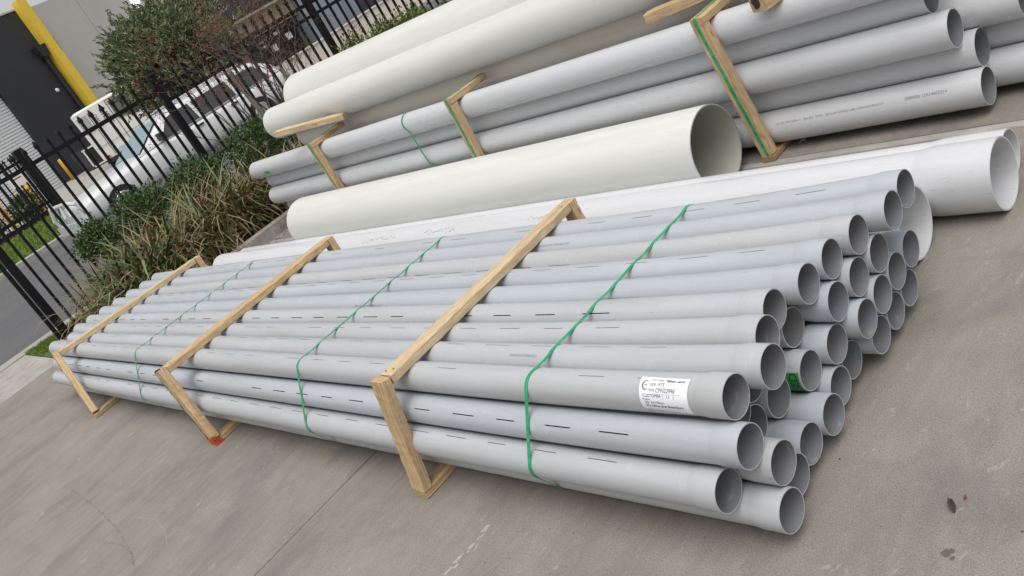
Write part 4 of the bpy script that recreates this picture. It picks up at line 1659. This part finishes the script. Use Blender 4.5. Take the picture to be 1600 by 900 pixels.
wh = Thing('warehouse', tuple(F0), 'grey and charcoal warehouse with white roller door and yellow column', 'building')
w1 = wh.part('wall', fbox(-0.45, 5.0, 0.0, 11.6, -6, 0.0), M['wall_dark'])
w1['label'] = 'charcoal wall panel'
w2 = wh.part('wall', fbox(-14, -0.451, 7.2, 11.6, -6, 0.0), M['wall_dark'])
w2['label'] = 'charcoal wall above the roller door'
for s0, s1 in ((5.0, 10.38), (10.42, 17.5), (17.54, 26.0)):
    wp = wh.part('wall_panel', fbox(s0, s1, 0.0, 11.45, -6, 0.01), M['wall_grey'])
rdoor = wh.part('roller_door', fbox(-14, -0.452, 0.0, 7.19, -0.6, -0.35), M['roller'])
sv = None
for k in range(34):
    z = 0.02 + k * 0.21
    p = [fpt(-14, z, -0.345), fpt(-0.46, z, -0.345), fpt(-0.46, z + 0.19, -0.345), fpt(-14, z + 0.19, -0.345),
         fpt(-14, z + 0.03, -0.27), fpt(-0.46, z + 0.03, -0.27), fpt(-0.46, z + 0.16, -0.27), fpt(-14, z + 0.16, -0.27)]
    if sv is None:
        sv = wh.part('slat', MB().hexa(p).vf, M['roller'], parent=rdoor)
    else:
        c = sv.copy()
        COL.objects.link(c)
        c.parent = rdoor
        c.location = (0, 0, 0.21 * k)
wh.part('column', fbox(4.9, 5.62, 0.0, 12.07, 0.012, 0.78), M['yellow'])
wh.part('rain_head', MB().hexa([fpt(4.2, 8.0, 0.5), fpt(4.75, 8.0, 0.5), fpt(4.75, 8.0, 0.02), fpt(4.2, 8.0, 0.02),
                                fpt(3.9, 8.85, 0.6), fpt(4.85, 8.85, 0.6), fpt(4.85, 8.85, 0.02), fpt(3.9, 8.85, 0.02)]).vf, M['wall_dark'])
m = MB()
m.tube([fpt(4.45, 8.0, 0.2), fpt(4.45, 0.1, 0.2)], 0.16, 10)
wh.part('downpipe', m.vf, M['plastic_black'])
m = MB()
m.tube([fpt(3.7, 5.7, 0.02), fpt(3.7, 5.7, 0.12)], [0.16, 0.10], 12)
wh.part('wall_light', m.vf, M['sign_white'])
m = MB()
m.tube([fpt(15.7, 8.9, 0.02), fpt(15.7, 8.9, 0.22)], [0.42, 0.32], 16)
wh.part('wall_lamp', m.vf, M['lamp'])
wh.part('vent', fbox(6.15, 6.32, 8.0, 9.1, 0.012, 0.06), M['plastic_black'])
wh.part('parapet_cap', fbox(-14, 4.88, 11.602, 11.72, -6.1, 0.06), M['wall_grey'])

# bollards
GBo = 'yellow bollards by the warehouse'


def bollard(x, y, z0, h, r, label):
    m = MB()
    m.tube([(x, y, z0), (x, y, z0 + h - 0.06), (x, y, z0 + h)], [r, r, r * 0.72], 16)
    tag(link_mesh('bollard', m.v, m.f, M['bollard'], None, (x, y, z0), True), label, 'bollard', GBo)


bollard(-66.0, 17.5, 0.02, 1.62, 0.17, 'yellow bollard at the right edge of the roller door')
bollard(-48.0, 10.15, 0.02, 1.55, 0.14, 'yellow bollard seen between the far fence pickets under the white sign')
bollard(-50.0, 8.95, 0.02, 1.5, 0.15, 'yellow bollard at the left edge of the picture behind the far fence')

# black crate-like skip with white edge strips
sk = Thing('skip_bin', (-62, 18, 0.02), 'black bin with white edge strips beside the van', 'bin')
sk.part('bin', MB().hexa([(-63.5, 17.7, 0.02), (-61.5, 17.7, 0.02), (-61.5, 20.2, 0.02), (-63.5, 20.2, 0.02),
                          (-63.5, 17.5, 1.5), (-61.5, 17.5, 1.5), (-61.5, 20.4, 1.5), (-63.5, 20.4, 1.5)]).vf, M['plastic_black'])
m = MB()
m.box(-61.49, -61.44, 17.75, 20.15, 0.10, 0.20)
m.box(-61.49, -61.44, 17.6, 20.3, 1.32, 1.42)
m.box(-61.49, -61.44, 17.65, 17.75, 0.2, 1.32)
sk.part('edge_strip', m.vf, M['sign_white'])

# shrubs behind the far fence
shrub('far_shrub', -44.2, 8.6, 0.8, 0.8, 0.8, 0.75, 1500, M['hedge'], 'olive green shrub behind the far black fence', 'shrub', 'shrubs behind the far fence', 0.16, 0.08, 30)
shrub('far_shrub', -44.2, 6.6, 0.9, 0.9, 0.75, 0.75, 1500, M['shrub'], 'dark shrub behind the far fence at the left picture edge', 'shrub', 'shrubs behind the far fence', 0.16, 0.08, 30)

# ------------------------------------------------------------------ second building behind the tree
b2 = Thing('office_building', (-50, 28, 0), 'dark glazed building with beige band beyond the bare shrub', 'building')
BX = -50.0
b2.part('upper_wall', box(BX - 6, BX, 25.9, 30.2, 3.42, 9.0), M['wall_dark'])
for k in range(4):
    y0 = 26.9 + k * 0.83
    for z0, z1 in ((3.75, 4.75), (4.85, 6.2)):
        fr = b2.part('window', box(BX + 0.003, BX + 0.05, y0, y0 + 0.79, z0, z1), M['plastic_black'])
        b2.part('pane', box(BX + 0.052, BX + 0.06, y0 + 0.03, y0 + 0.76, z0 + 0.03, z1 - 0.03), M['glass_dark'], parent=fr)
b2.part('sill_band', box(BX - 6, BX + 0.25, 25.9, 30.2, 3.28, 3.415), M['soffit'])
b2.part('lower_wall', box(BX - 6, BX - 0.3, 25.0, 30.4, 2.1, 3.275), M['soffit'])
b2.part('dark_bay', box(BX - 6, BX - 1.5, 25.0, 30.4, 0.0, 2.09), M['plastic_black'])
b2.part('wall', box(BX - 6, BX + 0.3, 30.42, 33.2, 0.0, 9.0), M['bluegrey'])
b2.part('wall', box(BX - 6, BX - 0.5, 33.22, 60.0, 0.0, 9.0), M['wall_dark'])
for k in range(9):
    y0 = 33.6 + k * 2.6
    b2.part('wall_panel', box(BX - 0.498, BX - 0.4, y0, y0 + 1.2, 0.0, 8.0), M['bluegrey'])
GW2 = 'white cartons stacked in the dark bay'
for k, (y0, z0) in enumerate(((26.6, 0.9), (27.3, 1.3), (27.9, 0.8), (28.4, 1.4), (29.1, 1.0))):
    th = Thing('carton', (BX - 1, y0, z0), ['white carton low at the left of the dark bay', 'white carton second from left in the dark bay',
                                           'white carton at the middle of the dark bay, lower one', 'white carton at the middle of the dark bay, upper one',
                                           'white carton at the right of the dark bay'][k], 'carton', GW2)
    th.part('box', box(BX - 1.4, BX - 0.9, y0, y0 + 0.45, z0, z0 + 0.4), M['sign_white'])
    th.part('shelf', box(BX - 1.45, BX - 0.85, y0 - 0.1, y0 + 0.55, z0 - 0.06, z0 - 0.002), M['plastic_black'])
# low pale wall behind the hedge side of the fence
lw = Thing('low_wall', (-30, 20, 0), 'low off white wall behind the fence and hedge', 'wall')
lw.part('render', box(-31.2, -31.0, 16.5, 40, 0.03, 0.86), M['offwhite'])
lw.part('coping', box(-31.25, -30.95, 16.5, 40, 0.862, 0.92), M['offwhite'])
# orange marker and a black block that paints in the shade under the tree
ob_ = Thing('shade_block', (-34, 14.5, 0), 'black block standing in for the deep shade under the olive tree', 'shade block')
ob_.part('wall', box(-36, -34, 13.0, 17.5, 0.0, 2.3), M['plastic_black'])  # solid black stand-in for the shade, not a real wall
ob_.part('roof', box(-36.2, -33.8, 12.8, 17.7, 2.302, 2.42), M['wall_dark'])  # dark top of the added shade block, not a real roof
ob_.part('orange_panel', box(-33.99, -33.94, 13.6, 14.2, 1.15, 1.9), M['orange'])
